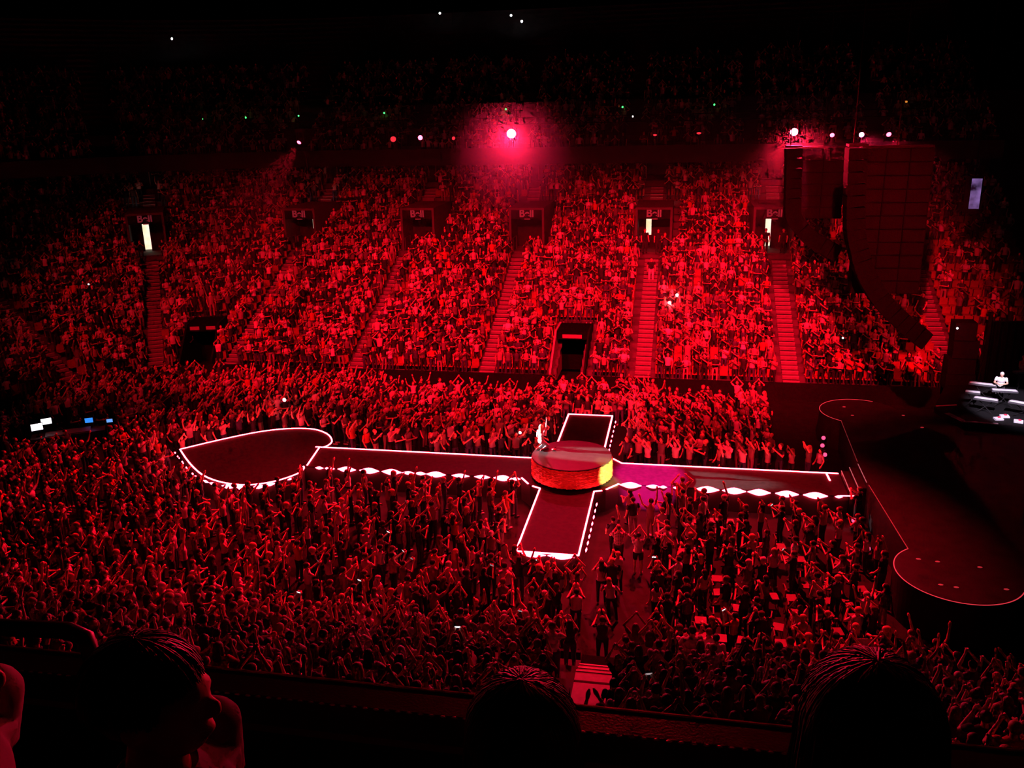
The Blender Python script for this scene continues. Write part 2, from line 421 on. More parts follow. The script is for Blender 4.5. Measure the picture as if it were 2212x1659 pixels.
# ------------------------------------------------------------------ the catwalk: heart, runway and cross arms
ZS = 1.04
M_deck = mat('stage_deck', (.012, .010, .011), .75, var=.35, scale=5, bump=.06, bscale=60, spec=.12)
M_skirt = mat('stage_skirt', (.02, .016, .018), .7)
M_led = emit('led_red', (1, .026, .045), 60)
M_ledlow = emit('led_red_edge', (1, .026, .05), 46)
HEARTH = [(-19.87, 0), (-18.9, 1.08), (-18.0, 2.0), (-17.0, 2.86), (-16.0, 3.4), (-15.0, 3.64), (-14.1, 3.55), (-13.2, 2.95), (-12.62, 2.05), (-12.62, 1.4), (-12.85, 1.17)]
def catmull(pts, n=6):
    pts = [np.array(p, float) for p in pts]; out = []
    for i in range(len(pts)-1):
        p0 = pts[max(i-1, 0)]; p1 = pts[i]; p2 = pts[i+1]; p3 = pts[min(i+2, len(pts)-1)]
        for q in range(n):
            t = q/n; out.append(.5*((2*p1)+(-p0+p2)*t+(2*p0-5*p1+4*p2-p3)*t*t+(-p0+3*p1-3*p2+p3)*t**3))
    out.append(pts[-1]); return out
hup = catmull(HEARTH); heart = [tuple(p) for p in hup]+[(p[0], -p[1]) for p in hup[::-1]][:-1]
cat = empty('catwalk_stage', (0, 0, 0), 0, 'heart tipped red lit catwalk with a crossing arm through the floor crowd', 'stage')
def deck_part(name, poly, parent=cat, zt=ZS, z0=0.0):
    o = MB().prism(poly, z0, zt-.06).obj(name.replace('deck', 'skirt'), M_skirt, parent)
    return MB().prism(poly, zt-.06, zt).obj(name, M_deck, parent)
deck_part('heart_deck', heart)
W = 1.19; AL, AR = -1.25, 1.12; YN, YF = -7.95, 7.6
deck_part('runway_deck', [(-12.75, -W), (-2.28, -W), (-2.28, W), (-12.75, W)])
deck_part('runway_deck', [(2.1, -W), (11.75, -W), (11.75, W), (2.1, W)])
deck_part('hub_deck', [(-2.28, -W), (-1.75, -1.9), (AL, -2.22), (AR, -2.22), (1.6, -1.95), (2.1, -W), (2.1, W), (1.6, 1.9), (AR, 2.22), (AL, 2.22), (-1.75, 1.9), (-2.28, W)])
deck_part('arm_deck', [(AL, YN), (AR, YN), (AR, -2.22), (AL, -2.22)])
deck_part('arm_deck', [(AL, 2.22), (AR, 2.22), (AR, YF), (AL, YF)])
def strip(pts, wd=.062, z=ZS, m=M_led, parent=cat, name='led_strip', h=.03):
    mb = MB(); pts = [np.array(p, float) for p in pts]; n = len(pts); L_, R_ = [], []
    for i, p in enumerate(pts):
        t = pts[min(i+1, n-1)]-pts[max(i-1, 0)]; t /= np.linalg.norm(t); q = np.array([-t[1], t[0]])*wd/2
        L_.append(p+q); R_.append(p-q)
    vs = [(*a, z+h) for a in L_]+[(*a, z+h) for a in R_]+[(*a, z) for a in L_]+[(*a, z) for a in R_]
    fs = []
    for i in range(n-1):
        fs += [(i, n+i, n+i+1, i+1), (2*n+i, i, i+1, 2*n+i+1), (n+i, 3*n+i, 3*n+i+1, n+i+1)]
    fs += [(0, 2*n, 3*n, n), (n-1, 2*n-1, 4*n-1, 3*n-1)]
    mb.add(vs, fs); return mb.obj(name, m, parent)
strip(hup)
strip([(p[0], -p[1]) for p in hup][:-3])
strip([(-12.92, 1.12), (-12.6, -1.1)])
strip([(-13.15, W+.02), (-2.15, W+.02)]); strip([(-2.15, W+.02), (-1.95, 1.42)])
strip([(1.62, 1.62), (2.08, W-.08)], .06); strip([(2.08, W-.08), (11.7, W)])
strip([(-2.25, -W), (-1.85, -1.78)], .07); strip([(-1.62, -2.0), (AL, -2.2)], .07); strip([(AL, -2.2), (AL, YN)]); strip([(AL-.02, YN), (AR+.02, YN)])
strip([(AR, YN), (AR, -2.2)]); strip([(AR, -2.2), (1.45, -2.06)], .07); strip([(1.62, -1.92), (2.12, -1.25)], .07)
strip([(AL, 3.3), (AL, YF)], .075); strip([(AL-.02, YF), (AR+.02, YF)], .075); strip([(AR, YF), (AR, 2.2)], .075)
strip([(11.18, W-.1), (11.22, .35)], .07)
# footlights along the edges: lamp bodies swollen to the shape of their bloom
def lens(cx, cy, hl, hh, dirv, z, parent=cat, name='edge_lamp'):
    mb = MB(); t = np.array(dirv, float); t /= np.linalg.norm(t); nrm = np.array([t[1], -t[0]])
    N_ = 9; ring = 6; vs = []; fs = []
    for i in range(N_):
        s = -1+2*i/(N_-1); r = max(.12, (1-abs(s)**1.6))*hh
        c = np.array([cx, cy])+t*hl*s
        for j in range(ring):
            a = 2*math.pi*j/ring; o2 = nrm*(r*.8*math.cos(a)); vs.append((c[0]+o2[0], c[1]+o2[1], z+r*math.sin(a)))
    for i in range(N_-1):
        for j in range(ring): fs.append((i*ring+j, i*ring+(j+1) % ring, (i+1)*ring+(j+1) % ring, (i+1)*ring+j))
    fs += [tuple(range(ring)), tuple(range((N_-1)*ring, N_*ring))]
    return mb.add(vs, fs).obj(name, M_ledlow, parent, smooth=True)
for x, hl in [(-11.93, .2), (-11.55, .1), (-11.3, .13), (-10.57, .43), (-9.46, .46), (-8.37, .46), (-7.56, .28), (-6.98, .26), (-6.24, .44), (-5.08, .40), (-4.06, .36), (-3.1, .42), (-2.5, .2),
              (2.63, .46), (3.62, .30), (4.05, .16), (4.6, .12), (5.94, .48), (7.06, .48), (8.1, .46), (9.25, .46), (10.41, .48), (11.35, .15)]:
    lens(x, -W-.05, hl*1.04, .045+.15*hl+(.035 if hl > .4 else 0), (1, 0), ZS-.03)
strip([(11.4, -W-.04), (11.98, -W+.02)], .05)
lens(-.60, YN-.06, .5, .115, (1, 0), ZS-.05); lens(.47, YN-.06, .5, .115, (1, 0), ZS-.05)
for y in (-7.3, -6.75, -6.2, -5.65, -5.1, -4.5, -3.9, -3.3, 2.9, 3.5, 4.1, 4.8, 5.5, 6.2, 6.9): lens(AR+.22, y, .19, .045, (0, 1), ZS-.08)
for i, ((x, y), hl, hh) in enumerate([((-19.95, -.32), .1, .05), ((-19.55, -.75), .09, .045), ((-19.35, -.95), .08, .04), ((-18.95, -1.35), .09, .045), ((-18.8, -1.52), .08, .04), ((-18.35, -2.0), .1, .045), ((-18.2, -2.15), .08, .04), ((-17.65, -2.65), .12, .05),
         ((-17.3, -2.95), .16, .05), ((-16.55, -3.4), .25, .06), ((-16.1, -3.6), .25, .07), ((-15.25, -3.78), .34, .115), ((-14.72, -3.78), .3, .115), ((-13.85, -3.6), .26, .11), ((-13.45, -3.3), .28, .08), ((-12.78, -2.6), .16, .05)]):
    j = min(range(len(hup)), key=lambda q: (hup[q][0]-x)**2+(hup[q][1]+y)**2); a, b = hup[max(j-1, 0)], hup[min(j+1, len(hup)-1)]
    lens(x, y, hl, hh, (b[0]-a[0], -(b[1]-a[1])), ZS-.05)

# ------------------------------------------------------------------ round platform on the crossing
RS, RCX, RCY = 1.8, -.06, -.48
drum = empty('round_platform', (RCX, RCY, ZS), 0, 'black topped round platform with a swagged red and gold drape', 'stage')
M_disc = mat('disc_top', (.012, .0118, .0122), .6, var=.35, scale=3, bump=.08, bscale=90, spec=.25)
MB().lathe([(0.01, .90), (RS-.02, .90), (RS, .915), (RS, .945), (RS-.015, .96), (.01, .962)], 72).obj('disc', M_disc, drum)
mb = MB()
KU, KV, NS, NT = 216, 40, 27, 5
vs = []
for i in range(KV+1):
    v = i/KV
    for j in range(KU):
        th = 2*math.pi*j/KU; tier = min(int(v*NT), NT-1); wv = v*NT-tier
        u = (th/(2*math.pi)*NS+.5*(tier % 2)) % 1; c = 4*u*(1-u)
        w2 = wv-.5*c+.25
        r = RS-.03+.035*min(max(wv, 0), 1)+.026*math.sin(w2*2*math.pi*2.5)+.03*c
        z = .90-v*.80-.015*c*(1 if i == KV else 0)
        vs.append((r*math.cos(th), r*math.sin(th), z))
fs = [(i*KU+j, (i+1)*KU+j, (i+1)*KU+(j+1) % KU, i*KU+(j+1) % KU) for i in range(KV) for j in range(KU)]
mb.add(vs, fs).obj('drape', mat('satin_drape', (.62, .10, .05), .3, var=.2, scale=8, spec=.5), drum, smooth=True)
MB().lathe([(RS-.1, 0), (RS-.1, .88)], 48).obj('core', M_black, drum)

# ------------------------------------------------------------------ main stage
ZM = 1.6
main = empty('main_stage', (0, 0, 0), 0, 'black main stage with rounded side pods and a stepped front', 'stage')
M_main = mat('main_deck', (.020, .018, .020), .7, var=.3, scale=2, bump=.05, bscale=40, spec=.12)
front = [(12.8, -6.75), (12.42, -.75), (12.42, 1.0), (12.62, 6.75)]
poly = front+[(13.5, 10.0), (30, 12.5), (30, -12.5), (13.5, -10.0)]
poly = [(12.8, -6.75), (12.45, -1.2), (12.45, 1.2), (12.6, 6.75), (14.2, 8.3), (30, 12.5), (30, -12.5), (14.4, -8.3)]
MB().prism(poly[::-1], 0, ZM).obj('deck', M_main, main)
def circ(cx, cy, r, a0, a1, n): return [(cx+r*math.cos(math.radians(a0+(a1-a0)*i/n)), cy+r*math.sin(math.radians(a0+(a1-a0)*i/n))) for i in range(n+1)]
M_edge = emit('stage_edge_line', (1, .06, .09), .55)
M_edged = emit('stage_edge_line_dim', (1, .12, .13), .11)
M_white_edge = emit('step_edge_white', (1, .45, .5), .22)
for (cx, cy, r, a0, a1) in ((14.06, -8.32, 2.02, 128, 330), (13.75, 8.31, 1.96, 60, 235)):
    MB().prism(circ(cx, cy, r, 0, 360, 64)[:-1], 0, ZM+.002).obj('pod', M_main, main)
    strip(circ(cx, cy, r-.02, a0, a1, 60), .035, ZM+.002, M_edge, main, 'edge_line', .01)
strip([(12.82, -6.72), (12.5, -1.2)], .03, ZM, M_edged, main, 'edge_line', .01)
strip([(12.48, 1.35), (12.62, 6.7)], .03, ZM, M_edged, main, 'edge_line', .01)
for i, (x, z, yw) in enumerate(((11.80, 1.22, 1.12), (12.12, 1.41, 1.12))):
    MB().box((x+.17, 0, z/2), (.36, 2*yw, z)).obj('step', M_main, main)
    strip([(x, -yw), (x, yw)], .035, z, M_white_edge, main, 'step_edge', .008)
strip([(12.46, -.95), (12.46, 1.1)], .035, ZM, M_white_edge, main, 'step_edge', .008)
for x, y in ((13.0, -7.5), (13.6, -7.6), (14.9, -7.8), (13.3, -9.2), (13.75, -9.3), (15.3, -9.2), (13.1, 8.9), (13.3, 7.6), (15.8, 7.9), (16.3, 6.2)):
    MB().ell((x, y, ZM+.015), (.09, .05, .02), 8, 4).obj('deck_lamp', emit('deck_lamp', (1, .05, .07), .35), main)

# ------------------------------------------------------------------ lamps
M_body = mat('lamp_body', (.02, .02, .022), .45, .3)
def moving_head(loc, aim, lensm, r=.17, hang=True, label=None, group='moving head spotlights', scale=1.):
    root = empty('moving_head_lamp', loc, 0, label, 'spotlight', group)
    sg = 1 if hang else -1
    MB().box((0, 0, sg*.42*scale), (.36*scale, .30*scale, .16*scale)).obj('base', M_body, root)
    d = (Vector(aim)-Vector(loc)).normalized(); rz = math.atan2(d.y, d.x)-math.pi/2
    y = MB()
    for sx in (-1, 1): y.box((sx*.19*scale, 0, sg*.17*scale), (.04*scale, .12*scale, .42*scale))
    y.box((0, 0, sg*.36*scale), (.42*scale, .14*scale, .05*scale))
    yo = y.obj('yoke', M_body, root); yo.rotation_euler = (0, 0, rz)
    q = Vector((0, 0, 1)).rotation_difference(d)
    hd = MB().lathe([(.07*scale, -.26*scale), (.13*scale, -.22*scale), (.155*scale, 0), (r, .16*scale), (r*1.02, .20*scale)], 20).obj('head', M_body, root, smooth=False)
    hd.rotation_mode = 'QUATERNION'; hd.rotation_quaternion = q
    MB().lathe([(r*.92, .201*scale), (r*.7, .225*scale), (.01, .235*scale)], 20).obj('lens', lensm, hd)
    return root
L_hot = emit('lens_hot', (1, .14, .26), 60); L_mid = emit('lens_mid', (1, .08, .18), 9); L_low = emit('lens_low', (1, .03, .05), 1.0); L_viol = emit('lens_violet', (1, .16, .5), 16)
truss = empty('lighting_truss', (-3, 20, 15.95), 0, 'long black box truss carrying the row of red spotlights', 'truss')
for dy in (-.2, .2):
    for dz in (0, .4): MB().tube([(-21, dy, dz), (21, dy, dz)], .025, 6).obj('chord', M_blackm, truss)
mb = MB()
for i, x in enumerate(np.arange(-21, 20.9, .6)):
    for dy in (-.2, .2): mb.tube([(x, dy, 0 if i % 2 else .4), (x+.6, dy, .4 if i % 2 else 0)], .012, 4)
tag(mb.obj('lacing', M_blackm, truss), kind='stuff')
for x in (-20, -7, 7, 20): MB().tube([(x, 0, .4), (x, 0, 19.7)], .012, 4).obj('hoist_chain', M_blackm, truss)
SPOTS = [((-20.76, 20, 15.25), (-24, 5, 4), L_mid, .15, 'tilted to the lower left at the far end of the truss', 1.4), ((-14.36, 20, 15.25), (-9, 10, 12), L_low, .2, 'with a striped red reflector, second on the truss', 1.2),
         ((-12.47, 20, 15.27), (-6, -5, 12), L_mid, .16, 'with a round pink lens, third on the truss', 1.), ((-10.31, 20, 15.2), (-2, 8, 12), L_low, .12, 'small and dim beside the brightest lamp', .8),
         ((-6.44, 20, 15.43), (0, -22, 9), L_hot, .30, 'brightest of all, glowing white above the far stand', 1.3), ((2.59, 20, 15.3), (2.6, 12, 0), L_low, .13, 'small and dim above the middle of the stand', .9),  # hot lens widened to take in its bloom
         ((5.24, 20, 15.38), (5.2, 12, 0), L_low, .15, 'small red slit above the middle of the stand', 1.), ((10.82, 20, 15.25), (9, -20, 2), L_hot, .24, 'very bright beside the hanging speakers', 1.2),
         ((13.01, 20, 15.03), (12, -10, 2), L_mid, .14, 'pink, first of three over the speakers', 1.), ((14.66, 20, 15.0), (14, -20, 4), L_viol, .16, 'violet white, second of three over the speakers', 1.), ((16.16, 20, 15.02), (19, -8, 2), L_mid, .15, 'rosy, last of three over the speakers', 1.)]
SPOT_ROOTS = []
for loc, aim, lm, r, txt, sc_ in SPOTS:
    SPOT_ROOTS.append(moving_head(loc, aim, lm, r, True, 'moving head spotlight '+txt, scale=sc_))
# overhead rig out of the picture
for i, y in enumerate((-12.5, 9.)):
    tr = empty('lighting_truss', (-4, y, 24.2+i), 0, 'overhead box truss %s the catwalk' % ('on the near side of' if i == 0 else 'beyond'), 'truss')
    for dy in (-.2, .2):
        for dz in (0, .4): MB().tube([(-22, dy, dz), (24, dy, dz)], .025, 6).obj('chord', M_blackm, tr)
for i, (pos, aim, cone, wt, colr, bl, at_) in enumerate(RIG):
    d = (Vector(aim)-Vector(pos)).normalized()
    rt = moving_head(pos, aim, L_mid, .17, True, 'overhead spotlight aimed at '+at_, 'overhead rig spotlights')
    spot_light('overhead_beam', tuple(Vector(pos)+d*.45), aim, cone, wt, colr, bl, rt)
# truss lamps that throw light
for k, cone, wt in ((4, 66, 34000), (7, 56, 26000), (9, 40, 6000), (10, 46, 5000), (0, 40, 3000)):
    loc, aim = SPOTS[k][0], SPOTS[k][1]; d = (Vector(aim)-Vector(loc)).normalized()
    spot_light('lamp_beam', tuple(Vector(loc)+d*.5), aim, cone, wt, (1, .012, .07) if k in (4, 9) else (1, .008, .04), .6, SPOT_ROOTS[k], .12)
# follow spots
fr = moving_head((-41.9, 5.7, 12.1), (-1, -.1, 2.3), emit('lens_white', (1, .97, .9), 20), .2, True, 'white follow spot hung out at the end stand', 'follow spots', 1.4)
MB().tube([(0, 0, .7), (0, 0, 23.5)], .03, 6).obj('drop_pipe', M_black, fr)
spot_light('follow_beam', (-41.2, 5.6, 11.95), (-1.5, .2, 3.0), 2.0, 90000, (.9, .97, 1), .4, fr, .12)
fr = moving_head((-41.7, .0, 13.1), (-1, -.1, 3.0), emit('lens_white', (1, .97, .9), 20), .2, True, 'second white follow spot hung at the end stand', 'follow spots', 1.4)
MB().tube([(0, 0, .7), (0, 0, 22.5)], .03, 6).obj('drop_pipe', M_black, fr)
spot_light('follow_beam', (-41.0, .0, 12.95), (-1.5, -.3, 2.72), 2.4, 1000000, (1, .95, .92), .3, fr, .12)
fr = moving_head((30, -20, 16), (1.6, -.9, 1.5), emit('lens_white', (1, .97, .9), 20), .2, True, 'warm follow spot high over the main stage side', 'follow spots', 1.4)
spot_light('follow_beam', (29.6, -19.7, 15.8), (1.62, -1.05, 1.5), 2.3, 900000, (1, .78, .24), .3, fr, .1)
fr = moving_head((16, -14, 21), (20.5, 9.5, 2.5), emit('lens_white', (1, .97, .9), 20), .2, True, 'white spotlight over the keyboard riser', 'follow spots', 1.4)
spot_light('follow_beam', (16.1, -13.5, 20.6), (21.0, 8.6, 2.2), 8.5, 80000, (1, .78, 1.0), .4, fr, .2)
# floor lamps before the main stage
for i, (x, y) in enumerate([(12.44, 9.44), (12.44, 8.32), (12.2, 7.11), (12.0, 6.02), (11.95, 4.8), (12.1, -2.35), (12.15, -3.5), (12.2, -4.75)]):
    order = ['first', 'second', 'third', 'fourth', 'fifth']
    lb = '%s pink floor lamp from the far pod along the stage front' % order[i] if i < 5 else '%s floor lamp from the runway end along the near stage front' % order[i-5]
    moving_head((x-.25, y, .5), (x-3, y-7, 3.2), emit('lens_pink', (1, .07, .2), 1.8 if i < 5 else .9), .11, False, lb, 'floor lamps along the main stage', .8)
# green indicator lamps on the upper tier, white phone lights
M_green = emit('green_led', (.05, 1, .15), 3.0)
GREEN = [(-40.17, 16.6), (-35.76, 16.63), (-30.52, 16.68), (-22.29, 16.74), (-11.13, 16.81), (-.97, 16.76), (6.67, 16.77)]
for i, (x, z) in enumerate(GREEN):
    z0 = 15.6
    x = 4.57+(x-4.57)*.937; z = 17.034+(z-17.034)*.937; z0 = 15.0
    r = empty('indicator_lamp', (x, 37., z0), 0, 'tiny green indicator lamp on the upper tier, %s from the left' % ['first', 'second', 'third', 'fourth', 'fifth', 'sixth', 'seventh'][i], 'lamp', 'green indicator lamps')
    MB().tube([(0, 0, -.2), (0, 0, z-z0-.06)], .02, 6).obj('post', M_blackm, r)
    MB().ell((0, 0, z-z0), (.075, .075, .075), 8, 6).obj('bulb', M_green, r)
r = empty('indicator_lamp', (20.7, 37, 15.6), 0, 'tiny orange indicator lamp high above the stage', 'lamp'); MB().tube([(0, 0, -.2), (0, 0, 1.)], .02, 6).obj('post', M_blackm, r); MB().ell((0, 0, 1.06), (.08, .08, .08), 8, 6).obj('bulb', emit('amber_led', (1, .35, .05), 1.), r)

# ------------------------------------------------------------------ hanging loudspeakers
M_cab = mat('speaker_cabinet', (.004, .004, .004), .9, var=.3, spec=.03)
M_gr = mat('speaker_grille', (.006, .006, .006), .9, 0., bump=.3, scale=30, spec=.03)
def line_array(name, label, front, Y, n, depth, width):
    pts = catmull([(x, 0, z) for x, z in front], 20); pts = np.array(pts); seg = np.r_[0, np.cumsum(np.linalg.norm(np.diff(pts, axis=0), axis=1))]
    L_ = seg[-1]; h = L_/n
    root = empty(name, (pts[0][0], Y, pts[0][2]), 0, label, 'loudspeaker', 'hanging line arrays')
    me = MB().add([(0, -width/2, -h/2), (0, width/2, -h/2), (0, width/2, h/2), (0, -width/2, h/2), (depth, -width*.36, -h*.42), (depth, width*.36, -h*.42), (depth, width*.36, h*.42), (depth, -width*.36, h*.42)],
                  [(0, 3, 2, 1), (4, 5, 6, 7), (0, 1, 5, 4), (3, 7, 6, 2), (0, 4, 7, 3), (1, 2, 6, 5)]).box((-.012, 0, 0), (.02, width*.94, h*.86), mi=1).mesh('cabinet')
    me.materials.append(M_cab); me.materials.append(M_gr)
    for i in range(n):
        s = (i+.5)*h; x, _, z = [np.interp(s, seg, pts[:, q]) for q in range(3)]
        x2, _, z2 = [np.interp(min(s+.05, L_), seg, pts[:, q]) for q in range(3)]
        x1, _, z1 = [np.interp(s-.05, seg, pts[:, q]) for q in range(3)]
        an = math.atan2(-(x2-x1), -(z2-z1))
        o = link('cabinet', me, root, (x-pts[0][0], 0, z-pts[0][2])); o.rotation_euler = (0, an, 0)
    MB().box((depth/2, 0, .12), (depth, width*.7, .12)).tube([(depth*.3, 0, .15), (depth*.3, 0, 35.6-pts[0][2])], .03, 6).obj('fly_bar', M_black, root)
line_array('line_array', 'long black curved speaker array hanging over the main stage front', [(12.15, 14.75), (12.18, 13.8), (12.24, 12.54), (12.40, 10.74), (12.78, 9.36), (13.28, 8.2), (14.14, 6.98), (15.36, 5.81), (16.43, 4.96)], 9.0, 20, .88, 1.3)
line_array('line_array', 'smaller black curved speaker array hanging before the far stand', [(9.9, 14.45), (9.95, 13.74), (10.03, 12.0), (10.15, 10.69), (10.66, 9.91), (11.47, 9.13), (12.91, 8.3)], 15.0, 14, .85, 1.2)
def sub_column(label, x0, nx, Y, z0, z1, n, wx):
    root = empty('subwoofer_column', (x0, Y, z0), 0, label, 'loudspeaker'); h = (z1-z0)/n
    me = MB().box((0, 0, 0), (wx*.98, 1.0, h*.97)).box((0, -.51, 0), (wx*.9, .03, h*.85), mi=1).mesh('cabinet'); me.materials.append(M_cab); me.materials.append(M_gr)
    for i in range(n):
        for j in range(nx): link('cabinet', me, root, ((j+.5)*wx, 0, (i+.5)*h))
    MB().box((nx*wx/2, 0, n*h+.06), (nx*wx, .6, .12)).tube([(nx*wx/2, 0, n*h), (nx*wx/2, 0, 35.6-z0)], .03, 6).obj('fly_bar', M_black, root)
sub_column('wide black hanging block of subwoofers behind the long array', 13.05, 3, 10.4, 7.45, 14.65, 11, 1.1)
sub_column('black hanging block of subwoofers behind the smaller array', 10.95, 2, 16.9, 10.45, 14.35, 6, 1.2)

# video screen seen almost edge on
scr = empty('video_screen', (21.3, 20.2, 10.5), math.radians(-6), 'narrow violet video screen hanging in the dark above the stage', 'screen')
def screen_mat():
    m = bpy.data.materials.new('screen_picture'); N, L = nodes(m); b = N['Principled BSDF']; b.inputs['Base Color'].default_value = (.01, .01, .01, 1)
    tc = N.new('ShaderNodeTexCoord'); nz = N.new('ShaderNodeTexNoise'); nz.inputs['Scale'].default_value = 1.1; nz.inputs['Detail'].default_value = 3
    L.new(tc.outputs['Object'], nz.inputs['Vector']); r = N.new('ShaderNodeValToRGB')
    e = r.color_ramp.elements; e[0].position = .36; e[0].color = (.005, .002, .01, 1); e[1].position = .62; e[1].color = (.30, .16, .48, 1)
    L.new(nz.outputs['Fac'], r.inputs['Fac']); L.new(r.outputs['Color'], b.inputs['Emission Color']); b.inputs['Emission Strength'].default_value = .9; return m
MB().box((0, 0, .9), (.95, .10, 2.2)).obj('housing', M_black, scr)
MB().box((.12, -.06, .95), (.56, .02, 1.75)).obj('picture', screen_mat(), scr)
MB().tube([(0, 0, 2.0), (0, 0, 25)], .03, 6).obj('cable', M_black, scr)
# black set pieces at the far side of the main stage
tw = empty('equipment_tower', (19.7, 13.0, ZM), 0, 'black equipment tower with a tiny white work lamp behind the stage', 'tower')
for i, (w_, h_) in enumerate(((1.5, .9), (1.4, .9), (1.3, 1.0), (1.1, 1.0))): MB().box((rnd.uniform(-.1, .1), 0, sum(q for _, q in ((1.5, .9), (1.4, .9), (1.3, 1.0), (1.1, 1.0))[:i])+h_/2), (w_, 1.0, h_*.97)).obj('case', M_black, tw)
MB().ell((-.55, -.52, 3.5), (.06, .06, .06), 8, 6).obj('work_lamp', emit('work_lamp', (.95, 1, 1), 2.5), tw)
MB().tube([(1.2, 0, 0), (1.2, 0, 4.3)], .1, 8).obj('post', M_black, tw)
dr = empty('stage_drape', (25.5, 13.4, 0), 0, 'black pleated drape closing off the stage from the far stand', 'curtain')
mb = MB(); vs = []
for i in range(121):
    x = -4.6+9.2*i/120; y = .09*math.sin(i*1.3); vs += [(x, y, 0.02), (x, y, 5.3)]
mb.add(vs, [(2*i, 2*i+2, 2*i+3, 2*i+1) for i in range(120)]).obj('cloth', M_blackm, dr, smooth=True)
MB().tube([(-4.7, 0, 5.32), (4.7, 0, 5.32)], .04, 8).obj('rod', M_black, dr)
for x in (-4.6, 4.6): MB().tube([(x, .15, 0), (x, .15, 5.35)], .04, 8).obj('upright', M_black, dr)
# ------------------------------------------------------------------ people
# arm poses: (elbow, wrist) of the arm on +X; a dict may give another pair for -X
POSES = {
    'clap_high':  (((.25, .10, 1.55), (.055, .20, 1.80)), None, 'clapping overhead'),
    'clap_face':  (((.28, .13, 1.22), (.055, .31, 1.47)), None, 'clapping before the face'),
    'clap_low':   (((.27, .08, 1.15), (.055, .32, 1.20)), None, 'clapping at the chest'),
    'arms_wide':  (((.36, .05, 1.60), (.43, .10, 1.90)), None, 'both arms thrown up'),
    'phone':      (((.25, .16, 1.25), (.09, .36, 1.53)), None, 'holding up a phone'),
    'one_up':     (((.24, .08, 1.66), (.20, .15, 1.95)), ((.25, .00, 1.14), (.22, .14, .95)), 'one arm raised'),
    'down':       (((.24, -.02, 1.13), (.24, .08, .89)), None, 'arms at the sides'),
    'hands_head': (((.38, .02, 1.52), (.17, .03, 1.74)), None, 'hands on head'),
    'clap_belly': (((.22, .12, 1.0), (.08, .36, 1.20)), ((.24, -.02, 1.13), (.24, .08, .89)), 'hands held low'),
    'heart':      (((.32, .06, 1.60), (.06, .12, 1.93)), None, 'hands joined overhead'),
}
PN = list(POSES)
V3 = lambda p: np.array(p, float)
def skeleton(pose, female):
    a, b, _ = POSES[pose]; b = b or a; S = {}
    sw = .165 if female else .185
    for sg, (e, w_) in ((1, a), (-1, b)):
        S['sh', sg] = V3((sg*sw, 0, 1.40)); S['el', sg] = V3((sg*e[0], e[1], e[2])); S['wr', sg] = V3((sg*w_[0], w_[1], w_[2]))
        S['hip', sg] = V3((sg*.09, 0, .92)); S['kn', sg] = V3((sg*.105, .02, .49)); S['an', sg] = V3((sg*.11, -.02, .08))
    return S
def hand_axes(S, sg):
    d = S['wr', sg]-S['el', sg]; d /= np.linalg.norm(d); d = d+V3((0, .15, .25)); d /= np.linalg.norm(d)
    n = V3((-sg, .05, -.1)); n -= d*(n@d); n /= np.linalg.norm(n); s = np.cross(d, n); return d, n, s
def body_prims(pose, female, sit=False):
    """list of (tag, kind, data): tapered tubes and ellipsoids that merge into one skin"""
    S = skeleton(pose, female); Q = []
    T = lambda tg, pts, r: Q.append((tg, 'tube', (pts, r))); E_ = lambda tg, c, r: Q.append((tg, 'ell', (c, r)))
    E_('pelvis', (0, -.01, .95), (.165 if female else .155, .12, .14)); E_('torso', (0, 0, 1.09), (.128 if female else .145, .10, .16)); E_('torso', (0, -.005, 1.27), (.155 if female else .172, .115, .17))
    T('torso', [S['sh', -1]*.93, (0, -.01, 1.415), S['sh', 1]*.93], [.055, .075, .055])
    if female:
        for sg in (-1, 1): E_('torso', (sg*.07, .085, 1.27), (.06, .055, .06))
    T('neck', [(0, -.015, 1.40), (0, 0, 1.54)], [.062, .05])
    E_('head', (0, .01, 1.62), (.076, .094, .108)); E_('head', (0, .045, 1.555), (.056, .056, .05)); E_('head', (0, .108, 1.603), (.013, .02, .022)); E_('head', (0, .085, 1.64), (.05, .02, .012)); E_('head', (0, .095, 1.555), (.022, .014, .01))
    for sg in (-1, 1):
        E_('head', (sg*.078, .0, 1.61), (.01, .022, .032))
        s, e, w_ = S['sh', sg], S['el', sg], S['wr', sg]; k = .9 if female else 1.
        T('uarm', [s, s*.5+e*.5, e], [.054*k, .046*k, .04*k]); T('farm', [e, e*.7+w_*.3, w_], [.04*k, .04*k, .026*k])
        d, n, sd = hand_axes(S, sg)
        T('hand', [w_, w_+d*.05, w_+d*.085], [.027, .036, .034])
        for i, ln in enumerate((.062, .075, .07, .052)):
            b0 = w_+d*.075+sd*(i-1.5)*.021; dv = d+sd*(i-1.5)*.12
            T('hand', [b0, b0+dv*ln*.55+n*.004, b0+dv*ln+n*.018], [.0105, .0095, .008])
        T('hand', [w_+d*.025+sd*-.02, w_+d*.055-sd*.045, w_+d*.085-sd*.055], [.014, .012, .009])
        h, kn, an = S['hip', sg], S['kn', sg], S['an', sg]
        T('thigh', [h, h*.5+kn*.5, kn], [.092, .075, .055]); T('calf', [kn, kn*.65+an*.35, an], [.054, .055, .036])
        E_('foot', an+V3((0, .06, -.035)), (.042, .125, .042)); T('foot', [an, an+V3((0, .0, -.04))], [.038, .045])
    return Q, S
